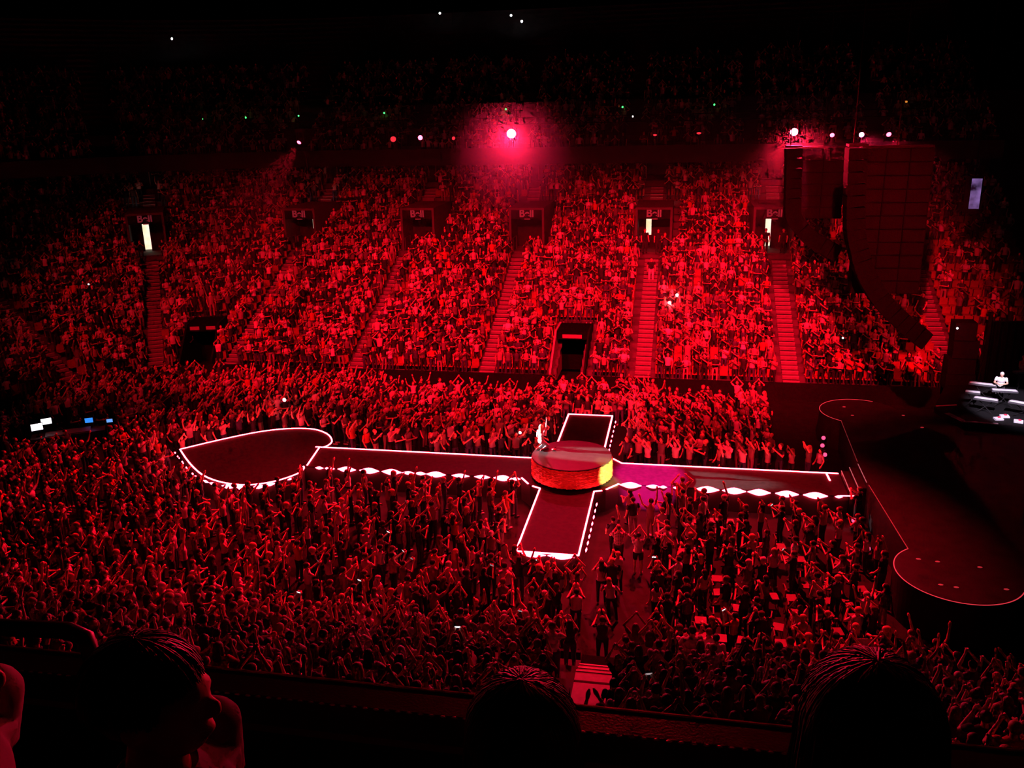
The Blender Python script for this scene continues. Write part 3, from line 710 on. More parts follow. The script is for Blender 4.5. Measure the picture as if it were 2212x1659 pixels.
def prims_mesh(Q, kt=12, ke=(14, 10)):
    mb = MB()
    for tg, kind, dat in Q:
        if kind == 'tube':
            pts, r = dat; pts = [V3(p) for p in pts]
            a = pts[0]-(pts[1]-pts[0])/np.linalg.norm(pts[1]-pts[0])*r[0]*.55; b = pts[-1]+(pts[-1]-pts[-2])/np.linalg.norm(pts[-1]-pts[-2])*r[-1]*.55
            mb.tube([a]+pts+[b], [r[0]*.6]+list(r)+[r[-1]*.6], kt)
        else: mb.ell(dat[0], dat[1], *ke)
    return mb
def classify(V, Q):
    best = np.full(len(V), 1e9); tg = np.zeros(len(V), int); par_ = np.zeros(len(V)); names = []
    for i, (t, kind, dat) in enumerate(Q):
        names.append(t)
        if kind == 'ell':
            c, r = dat; q = (V-V3(c))/V3(r); m = np.linalg.norm(q, axis=1); d = (m-1)*min(r); u = np.zeros(len(V))
        else:
            pts, r = dat; d = np.full(len(V), 1e9); u = np.zeros(len(V)); n = len(pts)-1
            for j in range(n):
                a, b = V3(pts[j]), V3(pts[j+1]); ab = b-a; t_ = np.clip((V-a)@ab/(ab@ab), 0, 1)
                dd = np.linalg.norm(V-a-t_[:, None]*ab, axis=1)-(r[j]+(r[j+1]-r[j])*t_); mm = dd < d; d[mm] = dd[mm]; u[mm] = (j+t_[mm])/n
        m = d < best; best[m] = d[m]; tg[m] = i; par_[m] = u[m]
    return np.array([names[i] for i in tg]), par_
def voxel_mesh(mb, vox, keep, name):
    o = mb.obj(name, [])
    r = o.modifiers.new('r', 'REMESH'); r.mode = 'VOXEL'; r.voxel_size = vox; r.use_smooth_shade = True
    s = o.modifiers.new('s', 'SMOOTH'); s.factor = .5; s.iterations = 2
    if keep < 1: dm = o.modifiers.new('d', 'DECIMATE'); dm.ratio = keep
    me = bpy.data.meshes.new_from_object(o.evaluated_get(bpy.context.evaluated_depsgraph_get()))
    old = o.data; bpy.data.objects.remove(o); bpy.data.meshes.remove(old)
    me.polygons.foreach_set('use_smooth', [True]*len(me.polygons)); me.name = name
    return me
def arrays(me):
    V = np.zeros(len(me.vertices)*3); me.vertices.foreach_get('co', V); N_ = np.zeros(len(me.vertices)*3); me.vertices.foreach_get('normal', N_)
    return V.reshape(-1, 3), N_.reshape(-1, 3), [tuple(p.vertices) for p in me.polygons]
def shell(me, mask, off, name):
    V, N_, F = arrays(me); keep = [f for f in F if all(mask[i] for i in f)]
    used = sorted({i for f in keep for i in f}); ix = {v: i for i, v in enumerate(used)}
    m2 = bpy.data.meshes.new(name); m2.from_pydata([tuple(V[i]+N_[i]*off) for i in used], [], [tuple(ix[i] for i in f) for f in keep]); m2.update()
    m2.polygons.foreach_set('use_smooth', [True]*len(m2.polygons)); return m2
def hair_mb(long):
    mb = MB().ell((0, -.014, 1.643), (.088, .100, .104), 14, 10)
    if long:
        mb.ell((0, -.06, 1.55), (.092, .06, .16), 12, 8).ell((0, -.085, 1.42), (.095, .045, .16), 12, 8)
        for sg in (-1, 1): mb.ell((sg*.075, -.005, 1.53), (.03, .055, .13), 8, 6)
    return mb
M_skin = tinted('skin', .55, .12, 8); M_cloth = tinted('cloth', .85, .3, 7, sheen=.2); M_hair = tinted('hair', .5, .35, 25); M_shoe = tinted('shoe', .6, .2, 10)
HI = {}
def hi_variant(pose, female, long, shorts, vox=.010, keep=.22):
    key = (pose, female, long, shorts, vox)
    if key in HI: return HI[key]
    kb = (pose, female, vox)
    if kb not in HI:
        Q, S = body_prims(pose, female); me = voxel_mesh(prims_mesh(Q), vox, keep, 'person_body'); V, N_, F = arrays(me); tg, u = classify(V, Q); me.materials.append(M_skin)
        top = shell(me, (tg == 'torso') | ((tg == 'uarm') & (u < .62)) | ((tg == 'pelvis') & (V[:, 2] > .93)), .014, 'top'); top.materials.append(M_cloth)
        HI[kb] = (me, V, tg, u, top)
    me, V, tg, u, top = HI[kb]
    tr = shell(me, ((tg == 'pelvis') & (V[:, 2] < 1.0)) | ((tg == 'thigh') & ((u < .8) | (not shorts))) | ((tg == 'calf') & (not shorts)), .012, 'trousers'); tr.materials.append(M_cloth)
    sh = shell(me, (tg == 'foot'), .008, 'shoes'); sh.materials.append(M_shoe)
    hr = hair_mb(long).mesh('hair', True); hr.materials.append(M_hair)
    HI[key] = (me, top, tr, sh, hr); return HI[key]
def make_person(pose, female, long, shorts, loc, yaw, sc, cols, label, group=None, vox=.010, keep=.22, tilt=(0, 0), top_mat=None):
    me, top, tr, sh, hr = hi_variant(pose, female, long, shorts, vox, keep)
    o = link('person', me); o.location = loc; o.rotation_euler = (tilt[0], tilt[1], yaw); o.scale = (sc*1.12, sc*1.12, sc)
    o.color = (*cols[0], 1); tag(o, label, 'person', group)
    for nm, m_, c in (('top', top, cols[1]), ('trousers', tr, cols[2]), ('hair', hr, cols[3]), ('shoes', sh, cols[4])):
        if nm == 'top' and top_mat is not None:
            m_ = m_.copy(); m_.materials.clear(); m_.materials.append(top_mat)
        c_o = link(nm, m_, o); c_o.color = (*c, 1)
    return o
# light crowd figures: (vertices, triangles, part id) with 0 skin 1 top 2 trousers 3 hair 4 shoes
def lo_variant(pose, female, long, det):
    S = skeleton(pose, female); mb = MB(); k = 6 if det == 0 else 8
    hips = .16 if female else .15; wst = .125 if female else .145; ch = .155 if female else .175
    vs = []; rings = [(.86, hips*.9, .10), (.96, hips, .115), (1.1, wst, .098), (1.28, ch, .118), (1.39, ch*1.02, .095), (1.455, .07, .065)]
    for z, rx, ry in rings:
        for j in range(k): a = 2*math.pi*j/k; vs.append((rx*math.cos(a), ry*math.sin(a), z))
    fs = [(i*k+j, i*k+(j+1) % k, (i+1)*k+(j+1) % k, (i+1)*k+j) for i in range(len(rings)-1) for j in range(k)]
    mb.add(vs, fs[:k], 2); mb.add(vs, fs[k:], 1); mb.m[0:0] = []
    ke = (6, 5) if det == 0 else (9, 7)
    mb.tube([(0, 0, 1.42), (0, .005, 1.56)], .05, 5, 0, caps=False)
    mb.ell((0, .016, 1.61), (.074, .094, .112), *ke, mi=0); mb.ell((0, -.016, 1.643), (.086, .097, .103), *ke, mi=3)
    if long: mb.ell((0, -.075, 1.49), (.085, .05, .19), *ke, mi=3)
    ka = 4 if det == 0 else 6
    for sg in (-1, 1):
        s, e, w_ = S['sh', sg], S['el', sg], S['wr', sg]; q = s*.4+e*.6
        mb.tube([s, q], [.056, .05], ka, 1, caps=False); mb.tube([q, e, w_], [.043, .04, .027], ka, 0, caps=False)
        d, n, sd = hand_axes(S, sg); mb.tube([w_, w_+d*.09, w_+d*.17], [.026, .042, .018], ka, 0)
        h, kn, an = S['hip', sg], S['kn', sg], S['an', sg]
        mb.tube([h, kn, an], [.09, .056, .045], ka, 2, caps=False); mb.tube([an+V3((0, -.05, -.03)), an+V3((0, .16, -.045))], [.05, .04], 4, 4)
    T, I = [], []
    for f, m_ in zip(mb.f, mb.m):
        for j in range(1, len(f)-1): T.append((f[0], f[j], f[j+1])); I.append(m_)
    return np.array(mb.v), np.array(T), np.array(I)
TOPS = [((.02, .02, .025), 'black', 34), ((.05, .05, .09), 'dark blue', 12), ((.16, .13, .13), 'grey', 14), ((.38, .26, .24), 'mid-toned', 12), ((.62, .55, .56), 'pale', 14), ((.85, .82, .84), 'white', 9), ((.6, .06, .05), 'red', 5)]
BOTS = [((.02, .02, .03), 'black', 50), ((.06, .07, .14), 'dark', 35), ((.35, .3, .27), 'pale', 15)]
HAIRS = [((.015, .01, .008), 'dark', 55), ((.09, .045, .02), 'brown', 25), ((.42, .27, .12), 'blond', 16), ((.45, .43, .42), 'grey', 4)]
SKINS = [((.72, .42, .30), 70), ((.5, .27, .17), 20), ((.22, .11, .07), 10)]
def pick(tbl): return rnd.choices(tbl, [q[-1] for q in tbl])[0]
def rand_look():
    fem = rnd.random() < .62; lng = fem and rnd.random() < .75
    t, b, h, s = pick(TOPS), pick(BOTS), pick(HAIRS), pick(SKINS); j = lambda c, a=.12: tuple(max(.005, q*(1+rnd.uniform(-a, a))) for q in c)
    return dict(fem=fem, long=lng, shorts=rnd.random() < .2, cols=[j(s[0]), j(t[0]), j(b[0]), j(h[0]), (.03, .03, .03) if rnd.random() < .6 else (.5, .48, .46)], names=(t[1], b[1], h[1]))
W_FAR = dict(clap_high=4, clap_face=30, clap_low=34, arms_wide=1, phone=6, one_up=3, down=22, hands_head=2, heart=1)
W_STAND = dict(clap_high=9, clap_face=30, clap_low=20, arms_wide=3, phone=8, one_up=6, down=20, hands_head=2, heart=2)
W_FLOOR = dict(clap_high=20, clap_face=26, clap_low=10, arms_wide=9, phone=9, one_up=10, down=12, hands_head=3, heart=3)
def rand_pose(wt): return rnd.choices(list(wt), list(wt.values()))[0]
def face_to(x, y, tx, ty, j=.25):
    return math.atan2(-(tx-x), ty-y)+rnd.uniform(-j, j)

PACK = []      # packed crowd: dict(pos, yaw, sc, pose, look, det)
NEAR = []      # candidates for individuals
def put(lst, x, y, z, tx, ty, wt, det, region, j=.3):
    lk = rand_look(); sc = rnd.gauss(1.0, .045)*(.965 if lk['fem'] else 1.03)
    lst.append(dict(pos=(x, y, z), yaw=face_to(x, y, tx, ty, j), sc=sc, pose=rand_pose(wt), look=lk, det=det, region=region))
# far stand
for k in range(NROW):
    d = k*RD+.34; t = T0
    while t < T1:
        s = tscale(t, d); t += .55/s
        if any(abs(t-a)*s < .68 for a in AISLES) or blocked(t, k, .35): continue
        x, y = P(t, d)+rng.normal(0, .05, 2)
        if x > 17 and rnd.random() < .5: continue
        if rnd.random() < .07: continue
        put(PACK, x, y, ZR[k], 0, -2, W_FAR, 0, 'far')
# upper tier
for k in range(14):
    d = dU+.55+k*.8; t = T0
    while t < T1:
        s = tscale(t, d); t += .56/s
        if (t+1000) % 9. < 1.1 or rnd.random() < .22: continue
        x, y = P(t, d); put(PACK, x, y, zU-.45+.5*k, 0, -2, W_FAR, 0, 'upper')
def in_poly(x, y, poly):
    c = False; j = len(poly)-1
    for i in range(len(poly)):
        xi, yi = poly[i]; xj, yj = poly[j]
        if (yi > y) != (yj > y) and x < (xj-xi)*(y-yi)/(yj-yi)+xi: c = not c
        j = i
    return c
hexp = [(-16+(x+16)*1.19, y*1.22) for x, y in heart]
def floor_free(x, y):
    if in_poly(x, y, hexp): return False
    if -2.6 < y < 1.9 and x > -13: return False
    if y > 0 and -1.9 < x < 2.1 and y < 8.3: return False
    if y < 0 and -2.0 < x < 2.3 and y > -8.6: return False
    if -30.5 < x < -24.6 and -.6 < y < 4.2: return False
    if y < 0 and 2.75 < x < 3.75 and y < -5.2: return False
    if y > 3.2 and x > 9.3: return False
    if y > 0 and x > 11.2: return False
    if y < 0 and x > 11.6-.06*y-(1.6 if y > -3 else 0): return False
    if y < 0 and x > 5.5 and rnd.random() < .30: return False
    return True
for y in np.arange(-13.1, 13.0, .92):
    off = rnd.uniform(0, .5)
    for x in np.arange(-33+off, 13.5, .74 if y < 0 else .60):
        xx, yy = x+rnd.gauss(0, .10), y+rnd.gauss(0, .13)
        if yy > (11.0 if -13.5 < xx < -3.5 else 11.6 if 3.5 < xx < 7.5 else 12.8): continue
        if not floor_free(xx, yy) or rnd.random() < .06: continue
        if (xx-CX)**2+(yy-CY)**2 > (RC-.8)**2 and xx < CX and yy > CY: continue
        put(NEAR if yy < 0 else PACK, xx, yy, 0, 0, -.5, W_FLOOR, 1, 'floor', .35)
# near stand
for k in range(NRN):
    for x in np.arange(-30+.2*(k % 3), 24, .66):
        if NAISLE[0]-.35 < x < NAISLE[1]+.35: continue
        if rnd.random() < .12: continue
        put(NEAR, x+rnd.gauss(0, .04), NY(k)-.42, NZ(k), 1 if x < 10 else 6, 0, W_STAND, 1, 'stand', .3)

# prominent people placed by hand (floor aisle, front rows)
def special(x, y, z, yaw, pose, fem, lng, shorts, cols, label, sc=1., **kw):
    for lst in (NEAR, PACK):
        for q in [q for q in lst if (q['pos'][0]-x)**2+(q['pos'][1]-y)**2 < .3**2 and abs(q['pos'][2]-z) < .6]: lst.remove(q)
    return make_person(pose, fem, lng, shorts, (x, y, z), yaw, sc, cols, label, **kw)
SK = (.72, .42, .30); BK = (.02, .02, .025); WH = (.85, .82, .84); BR = (.09, .045, .02); BL = (.5, .34, .16); SHO = (.4, .38, .36)
special(3.28, -7.1, 0, -.05, 'clap_high', True, False, True, [SK, WH, BK, (.015, .01, .008), SHO], 'woman in a white top and black shorts clapping in the floor aisle'.replace('woman', 'person'))
special(2.5, -6.6, 0, .1, 'clap_face', False, False, False, [SK, (.3, .3, .3), BK, BR, SHO], 'person in a plaid shirt standing beside the floor aisle', top_mat=plaid_mat())
special(2.4, 24.3, ZR[11], math.pi+.1, 'down', False, False, False, [SK, BK, WH, BR, SHO], 'person in white trousers standing on the far aisle stairs')
special(4.85, -2.15, 0, .4, 'hands_head', False, False, False, [SK, (.3, .12, .1), BK, BR, SHO], 'tall person with arms over the head against the runway edge', 1.12)
special(12.05, -1.75, 0, .9, 'clap_face', False, False, False, [SK, BK, BK, BR, SHO], 'person at the steps between runway end and main stage')
for i, (x, y, t_) in enumerate(((1.8, 27.0, 'dark clothed usher in the lit portal above the far aisle'), (2.75, 26.8, 'dark clothed usher beside the lit portal doorway'), (10.2, 27.2, 'dark clothed usher before the bright portal near the speakers'), (11.4, 27.2, 'dark clothed usher right of the bright portal'))):
    special(x, y, ZR[15], math.pi+rnd.uniform(-.5, .5), 'down', False, False, False, [SK, BK, BK, BR, BK], t_.replace('usher', 'person'))
# ------------------------------------------------------------------ phones: nearest person to each spot holds one
PHONE_PX = [(1708, 1195, 1), (1408, 1192, 1), (1614, 1347, 1), (835, 1160, 1), (848, 1198, 1), (884, 1199, 0), (752, 1262, 1), (612, 1297, 1), (975, 1372, 1), (1410, 1500, 0), (1167, 1240, 1), (1060, 1250, 0),
            (1112, 1318, 0), (1697, 1093, 1), (681, 1222, 0), (838, 1090, 0)]
M_pb = mat('phone_body', (.02, .02, .02), .3); M_ps = emit('phone_screen', (.9, .95, 1.0), 1.6); M_pd = emit('phone_screen_dim', (1, .75, .8), .35)
def nearest_person(px, py):
    H = np.array([(q['pos'][0], q['pos'][1], q['pos'][2]+1.6*q['sc']) for q in NEAR]); pr_ = project(H)
    return int(np.argmin((pr_[:, 0]-px)**2+(pr_[:, 1]-py)**2))
def phone_at(q, label, bright):
    c, s = math.cos(q['yaw']), math.sin(q['yaw']); l = np.array((0., .44, 1.64))*q['sc']
    x, y, z = q['pos'][0]+c*l[0]-s*l[1], q['pos'][1]+s*l[0]+c*l[1], q['pos'][2]+l[2]
    r = empty('phone', (x, y, z), q['yaw'], label, 'phone', 'lit phones held up in the crowd'); r.rotation_euler = (-.5, 0, q['yaw']+math.pi)
    MB().box((0, 0, 0), (.155, .012, .08)).obj('case', M_pb, r); MB().box((0, .008, 0), (.14, .004, .07)).obj('display', M_ps if bright else M_pd, r)
for i, (px, py, br) in enumerate(PHONE_PX):
    j = nearest_person(px, py); q = NEAR[j]; q['pose'] = 'phone'; q['phone'] = True
    where = 'right of the floor aisle' if px > 1340 else 'below the cross arm' if px > 1050 else 'in the crowd below the heart' if px < 700 else 'in the crowd below the runway'
    ordn = 'lower' if py > 1290 else 'upper' if py < 1180 else 'mid'
    phone_at(q, '%s lit phone %s, %s' % ('bright' if br else 'dim', where, ['first', 'second', 'third', 'fourth', 'fifth', 'sixth', 'seventh', 'eighth', 'ninth', 'tenth', 'eleventh', 'twelfth', 'thirteenth', 'fourteenth', 'fifteenth', 'sixteenth'][sorted(range(len(PHONE_PX)), key=lambda a: PHONE_PX[a][0]).index(i)]+' from the left'), br)

# ------------------------------------------------------------------ individuals: the nearest people in view
N_IND = 270
def rail_y(x): return 1443+(x-450)*.1015
def covered(x, y):   # hidden by the heads in the front row
    return (240 < x < 470 and y > 1400) or (1000 < x < 1270 and y > 1500+abs(x-1130)*.9) or (1735 < x < 2015 and y > 1455+abs(x-1880)*.9) or (x < 240 and y > 1345)
cand = []
for q in NEAR:
    p = np.array([[q['pos'][0], q['pos'][1], q['pos'][2]+1.66*q['sc']]]); px, py = project(p)[0]
    q['px'] = px; q['py'] = py; q['dist'] = np.linalg.norm(p[0]-CAM)
    q['vis'] = 8 < px < 2204 and py < rail_y(px)-12 and not covered(px, py)
vis = sorted([q for q in NEAR if q['vis']], key=lambda q: q['dist'])
IND = vis[:N_IND]; ids = {id(q) for q in IND}
# people far below the parapet are never seen: keep only what the sight line can reach
PACK += [q for q in NEAR if id(q) not in ids and -150 < q['px'] < 2360 and q['py'] < rail_y(q['px'])+140]
def place_words(q):
    x, y, z = q['pos']
    if q['region'] == 'stand':
        row = int(round((-14.3-.42-y)/.84)); return 'near stand row %s' % ['one', 'two', 'three', 'four', 'five', 'six', 'seven', 'eight', 'nine', 'ten', 'eleven', 'twelve'][max(0, min(11, row))]
    return 'floor below heart' if x < -11 else 'floor below runway' if x < -2.2 else 'floor under cross arm' if x < 2.7 else 'floor beside aisle' if x < 7.5 else 'floor near main stage'
base = {}
for q in IND:
    n = q['look']['names']; fem = q['look']['long']
    q['base'] = '%s top, %s hair, %s, %s' % (n[0], ('long ' if fem else 'short ')+n[2], POSES[q['pose']][2], place_words(q))
    base.setdefault(q['base'], []).append(q)
ORD = ['first', 'second', 'third', 'fourth', 'fifth', 'sixth', 'seventh', 'eighth']
for b, lst in base.items():
    lst.sort(key=lambda q: q['px'])
    for i, q in enumerate(lst): q['label'] = b if len(lst) == 1 else b.replace(', '+POSES[q['pose']][2], ' '+POSES[q['pose']][2])+', %s from left' % ORD[i]
    for q in lst:
        if len(q['label'].split()) > 16: q['label'] = q['label'].replace('clapping before the face', 'clapping')
for q in IND:
    lk = q['look']; x, y, z = q['pos']
    make_person(q['pose'], lk['fem'], lk['long'], lk['shorts'], (x, y, z), q['yaw'], q['sc'], lk['cols'], q['label'], 'people in the near crowd')
    if q['pose'] == 'phone' and not q.get('phone'): q['pose'] = 'phone'

# ------------------------------------------------------------------ the rest of the crowd: one packed mesh
def pack_crowd(lst):
    by = {}
    for q in lst: by.setdefault((q['pose'], q['look']['fem'], q['look']['long'], q['det']), []).append(q)
    VS, FS, CS = [], [], []; off = 0
    for (pose, fem, lng, det), L_ in by.items():
        v, f, pid = lo_variant(pose, fem, lng, det); n = len(L_)
        yaw = np.array([q['yaw'] for q in L_]); sc = np.array([q['sc'] for q in L_]); pos = np.array([q['pos'] for q in L_])
        c, s = np.cos(yaw)[:, None], np.sin(yaw)[:, None]; vv = v[None]*sc[:, None, None]*np.array([1.17, 1.17, 1.])
        lean = rng.normal(0, .03, (n, 1)); X = vv[:, :, 0]+lean*vv[:, :, 2]; Y = vv[:, :, 1]
        W_ = np.stack([c*X-s*Y, s*X+c*Y, vv[:, :, 2]], -1)+pos[:, None, :]
        VS.append(W_.reshape(-1, 3)); FS.append((f[None]+(np.arange(n)*len(v))[:, None, None]+off).reshape(-1, 3)); off += n*len(v)
        cols = np.array([[(*k, 1) for k in q['look']['cols']] for q in L_]); CS.append(cols[:, pid, :].reshape(-1, 4))
    V_, F_, C_ = np.concatenate(VS), np.concatenate(FS), np.concatenate(CS)
    me = bpy.data.meshes.new('crowd'); me.vertices.add(len(V_)); me.vertices.foreach_set('co', V_.ravel().astype(np.float32))
    me.loops.add(len(F_)*3); me.loops.foreach_set('vertex_index', F_.ravel().astype(np.int32))
    me.polygons.add(len(F_)); me.polygons.foreach_set('loop_start', np.arange(0, len(F_)*3, 3, dtype=np.int32))
    me.polygons.foreach_set('use_smooth', np.ones(len(F_), dtype=bool))
    me.update(); a = me.attributes.new('Col', 'FLOAT_COLOR', 'FACE'); a.data.foreach_set('color', C_.ravel().astype(np.float32))
    me.materials.append(tinted('crowd', .75, .2, 5, 'Col')); me.validate()
    print('crowd', len(lst), 'people', len(F_), 'tris')
    return tag(link('crowd', me), 'dense red lit crowd of spectators filling the stands and the floor', 'crowd', kind='stuff')
pack_crowd(PACK)

# ------------------------------------------------------------------ seats and chairs
def seat_arrays():
    mb = MB().box((0, -.2, .62), (.48, .06, .5)).box((0, .0, .42), (.46, .42, .06)); return mb
SEATM = mat('seat_plastic', (.30, .05, .05), .6)
sv = seat_arrays(); sV = np.array(sv.v); sF = np.array(sv.f); VS, FS = [], []; n = 0
for k in range(NROW):
    d = k*RD+.60; t = T0
    while t < T1:
        s = tscale(t, d); t += .55/s
        if any(abs(t-a)*s < .68 for a in AISLES) or blocked(t, k, .35): continue
        x, y = P(t, d); a = ang(t)+math.pi; c, s_ = math.cos(a), math.sin(a)
        VS.append(np.stack([c*sV[:, 0]-s_*sV[:, 1]+x, s_*sV[:, 0]+c*sV[:, 1]+y, sV[:, 2]+ZR[k]], -1)); FS.append(sF+n*len(sV)); n += 1
me = bpy.data.meshes.new('stand_seats'); me.from_pydata(np.concatenate(VS).tolist(), [], np.concatenate(FS).tolist()); me.materials.append(SEATM)
tag(link('stand_seats', me), 'rows of red plastic seats behind the standing spectators', 'seat', kind='stuff')
# folding chairs standing empty on the floor right of the aisle
def make_chair():
    r = empty('folding_chair'); m_ = mat('chair_vinyl', (.12, .04, .035), .6); fr = mat('chair_frame', (.2, .2, .2), .4, .6)
    MB().box((0, 0, .45), (.44, .42, .045)).obj('seat', m_, r); MB().box((0, -.22, .72), (.44, .035, .34), rot=Euler((-.12, 0, 0)).to_matrix()).obj('backrest', m_, r)
    for sx in (-1, 1):
        MB().tube([(sx*.21, .2, 0), (sx*.21, .14, .44)], .013, 6).obj('leg', fr, r); MB().tube([(sx*.21, -.25, 0), (sx*.21, -.17, .44), (sx*.21, -.24, .88)], .013, 6).obj('leg', fr, r)
    return r
floor_pos = np.array([q['pos'][:2] for q in NEAR if q['region'] == 'floor'])
spots = []
for y in np.arange(-12.6, -2.5, .95):
    for x in np.arange(4.3, 11.2, .62):
        if floor_free(x, y) is False and not (x > 5.5): continue
        if np.min(np.hypot(floor_pos[:, 0]-x, floor_pos[:, 1]-y)) > .42: spots.append((x, y))
spots = spots[:60]; proto = make_chair()
rows = sorted({round(float(y), 2) for _, y in spots}); cnt = {}
for i, (x, y) in enumerate(spots):
    c = proto if i == 0 else copy_tree(proto); c.location = (x, y, 0); c.rotation_euler = (0, 0, -math.pi/2+rnd.uniform(-.2, .2))
    ri = rows.index(round(float(y), 2)); cnt[ri] = cnt.get(ri, 0)+1
    RN = ['nearest', 'second', 'third', 'fourth', 'fifth', 'sixth', 'seventh', 'eighth', 'ninth', 'tenth', 'eleventh', 'twelfth']
    tag(c, 'empty red folding chair right of the floor aisle, %s row, %s from the aisle' % (RN[ri], (ORD+['ninth', 'tenth', 'eleventh', 'twelfth'])[cnt[ri]-1]), 'chair', 'empty folding chairs on the floor')

# ------------------------------------------------------------------ performers
def custom_person(name, Q, loc, yaw, sc, cols, label, dz, long, legs_bare=False, vox=.009):
    me = voxel_mesh(prims_mesh(Q), vox, .3, 'person_body'); V, N_, F = arrays(me); tg, u = classify(V, Q); me.materials.append(M_skin)
    o = link('person', me); o.location = loc; o.rotation_euler = (0, 0, yaw); o.scale = (sc,)*3; o.color = (*cols[0], 1); tag(o, label, 'person')
    top = shell(me, (tg == 'torso') | ((tg == 'uarm') & (u < .5)), .014, 'top'); tr = shell(me, (tg == 'pelvis') | (tg == 'thigh') | ((tg == 'calf') & (not legs_bare)), .012, 'trousers'); sh = shell(me, tg == 'foot', .008, 'shoes')
    hr = hair_mb(long); hr.v = [(x, y, z-dz) for x, y, z in hr.v]; hm = hr.mesh('hair', True)
    for nm, m_, c, mm in (('top', top, cols[1], M_cloth), ('trousers', tr, cols[2], M_cloth), ('hair', hm, cols[3], M_hair), ('shoes', sh, cols[4], M_shoe)):
        m_.materials.append(mm); q = link(nm, m_, o); q.color = (*c, 1)
    return o
def lowered(pose, dz, legs):
    Q, S = body_prims(pose, True); out = []
    for tg, kind, dat in Q:
        if tg in ('thigh', 'calf', 'foot'): continue
        if kind == 'tube': out.append((tg, kind, ([V3(p)-V3((0, 0, dz)) for p in dat[0]], dat[1])))
        else: out.append((tg, kind, (V3(dat[0])-V3((0, 0, dz)), dat[1])))
    for sg in (-1, 1):
        h, k, a, f = [V3((sg*p[0], p[1], p[2])) for p in legs]
        out += [('thigh', 'tube', ([h, (h+k)/2, k], [.09, .075, .055])), ('calf', 'tube', ([k, k*.6+a*.4, a], [.053, .053, .036])), ('foot', 'tube', ([a, f], [.04, .035]))]
    return out
Q = lowered('one_up', .52, [(.09, 0, .40), (.12, .36, .10), (.12, -.05, .06), (.12, -.2, .05)])
custom_person('person', Q, (-1.52, -.02, ZS+.965), -.5, 1.0, [(.85, .66, .55), (.8, .78, .8), (.6, .6, .66), (.75, .6, .36), (.3, .02, .03)], 'blond performer in white kneeling on the round black platform'.replace('performer', 'person'), .52, True)
mic = empty('microphone_stand', (-.95, -.05, ZS+.962), 0, 'small red topped stand lying low on the round platform', 'stand')
MB().ell((0, 0, .05), (.10, .08, .05), 10, 6).obj('base', mat('mic_red', (.6, .02, .03), .4), mic); MB().tube([(0, 0, .08), (.12, .02, .16)], .012, 6).obj('boom', M_black, mic)

# keyboard riser with players
ris = empty('band_riser', (0, 0, 0), 0, 'black angular band riser with pale edge strips on the main stage', 'riser')
rp = [(17.4, 8.6), (18.1, 6.3), (24, 5.6), (24, 12.5), (18.9, 12.4)]
MB().prism(rp, ZM, 1.92).obj('platform', M_black, ris)
M_re = mat('riser_edge', (.75, .72, .78), .4)
strip([(17.5, 8.65), (18.55, 8.95)], .06, 1.92, M_re, ris, 'edge_strip'); strip([(18.2, 6.42), (19.7, 6.28)], .09, 1.92, M_re, ris, 'edge_strip'); strip([(17.75, 7.6), (18.2, 6.5)], .28, 1.92, mat('riser_panel', (.22, .22, .25), .4), ris, 'edge_panel', .015)
M_key = mat('white_keys', (.85, .85, .88), .4); M_kb = mat('keyboard_body', (.06, .06, .07), .5)
def keyboard(x, y, z, rz, ln, label, z0=1.92):
    r = empty('keyboard', (x, y, z0), rz, label, 'keyboard', 'keyboards on the band riser'); h = z-z0
    MB().box((0, 0, h), (ln, .34, .09)).obj('body', M_kb, r); MB().box((0, -.06, h+.05), (ln*.94, .18, .012)).obj('keys', M_key, r); MB().box((0, .11, h+.05), (ln*.9, .09, .02)).obj('control_panel', mat('panel_pale', (.5, .5, .55), .4), r)
    for sx in (-1, 1): MB().tube([(sx*ln*.35, -.15, 0), (-sx*ln*.35, .12, h-.05)], .018, 6).obj('leg', M_black, r)
keyboard(20.0, 10.0, 2.75, -.35, 1.3, 'white lit keyboard in front of the bent player'); keyboard(20.75, 9.1, 2.72, -.1, 1.2, 'white lit keyboard nearest the bent player, lower one')
keyboard(19.55, 7.9, 2.62, -.4, 1.1, 'keyboard standing low at the riser corner'); keyboard(21.2, 7.4, 2.6, -.55, 1.5, 'long pink lit keyboard at the edge of the picture')
keyboard(19.2, 8.85, 2.66, -.3, .7, 'short keyboard at the outer end of the riser')
make_person('clap_low', False, False, False, (20.85, 10.0, 1.92), math.pi-.35, .98, [SK, WH, BK, (.75, .72, .74), BK], 'person in a white shirt bent over the keyboards on the riser', tilt=(-.28, 0))
make_person('clap_low', True, False, False, (22.7, 12.6, 1.92), math.pi+.4, 1.0, [SK, (.7, .05, .12), BK, (.5, .3, .3), BK], 'person in a red top playing at the edge of the picture')
keyboard(22.5, 12.0, 2.9, .35, .9, 'small pale keyboard before the person in red')
for i, (x, y, rz) in enumerate(((19.9, 6.9, .2), (20.7, 6.6, -.3), (21.3, 6.3, .5), (20.3, 7.3, .1))):
    r = empty('pedal_board', (x, y, 1.92), rz, '%s pale pedal board on the riser floor, counted from the outer corner' % ORD[i], 'pedal', 'pedal boards on the riser')
    MB().box((0, 0, .05), (.4, .26, .08), rot=Euler((.2, 0, 0)).to_matrix()).obj('plate', mat('pedal_pale', (.6, .6, .66), .4), r); MB().box((.05, .05, .12), (.12, .1, .05)).obj('switch', mat('pedal_red', (.6, .03, .08), .4), r)
ms_ = empty('microphone_stand', (19.7, 14.3-.7, ZM), 0, 'red lit microphone stand with a flat top behind the riser', 'stand')
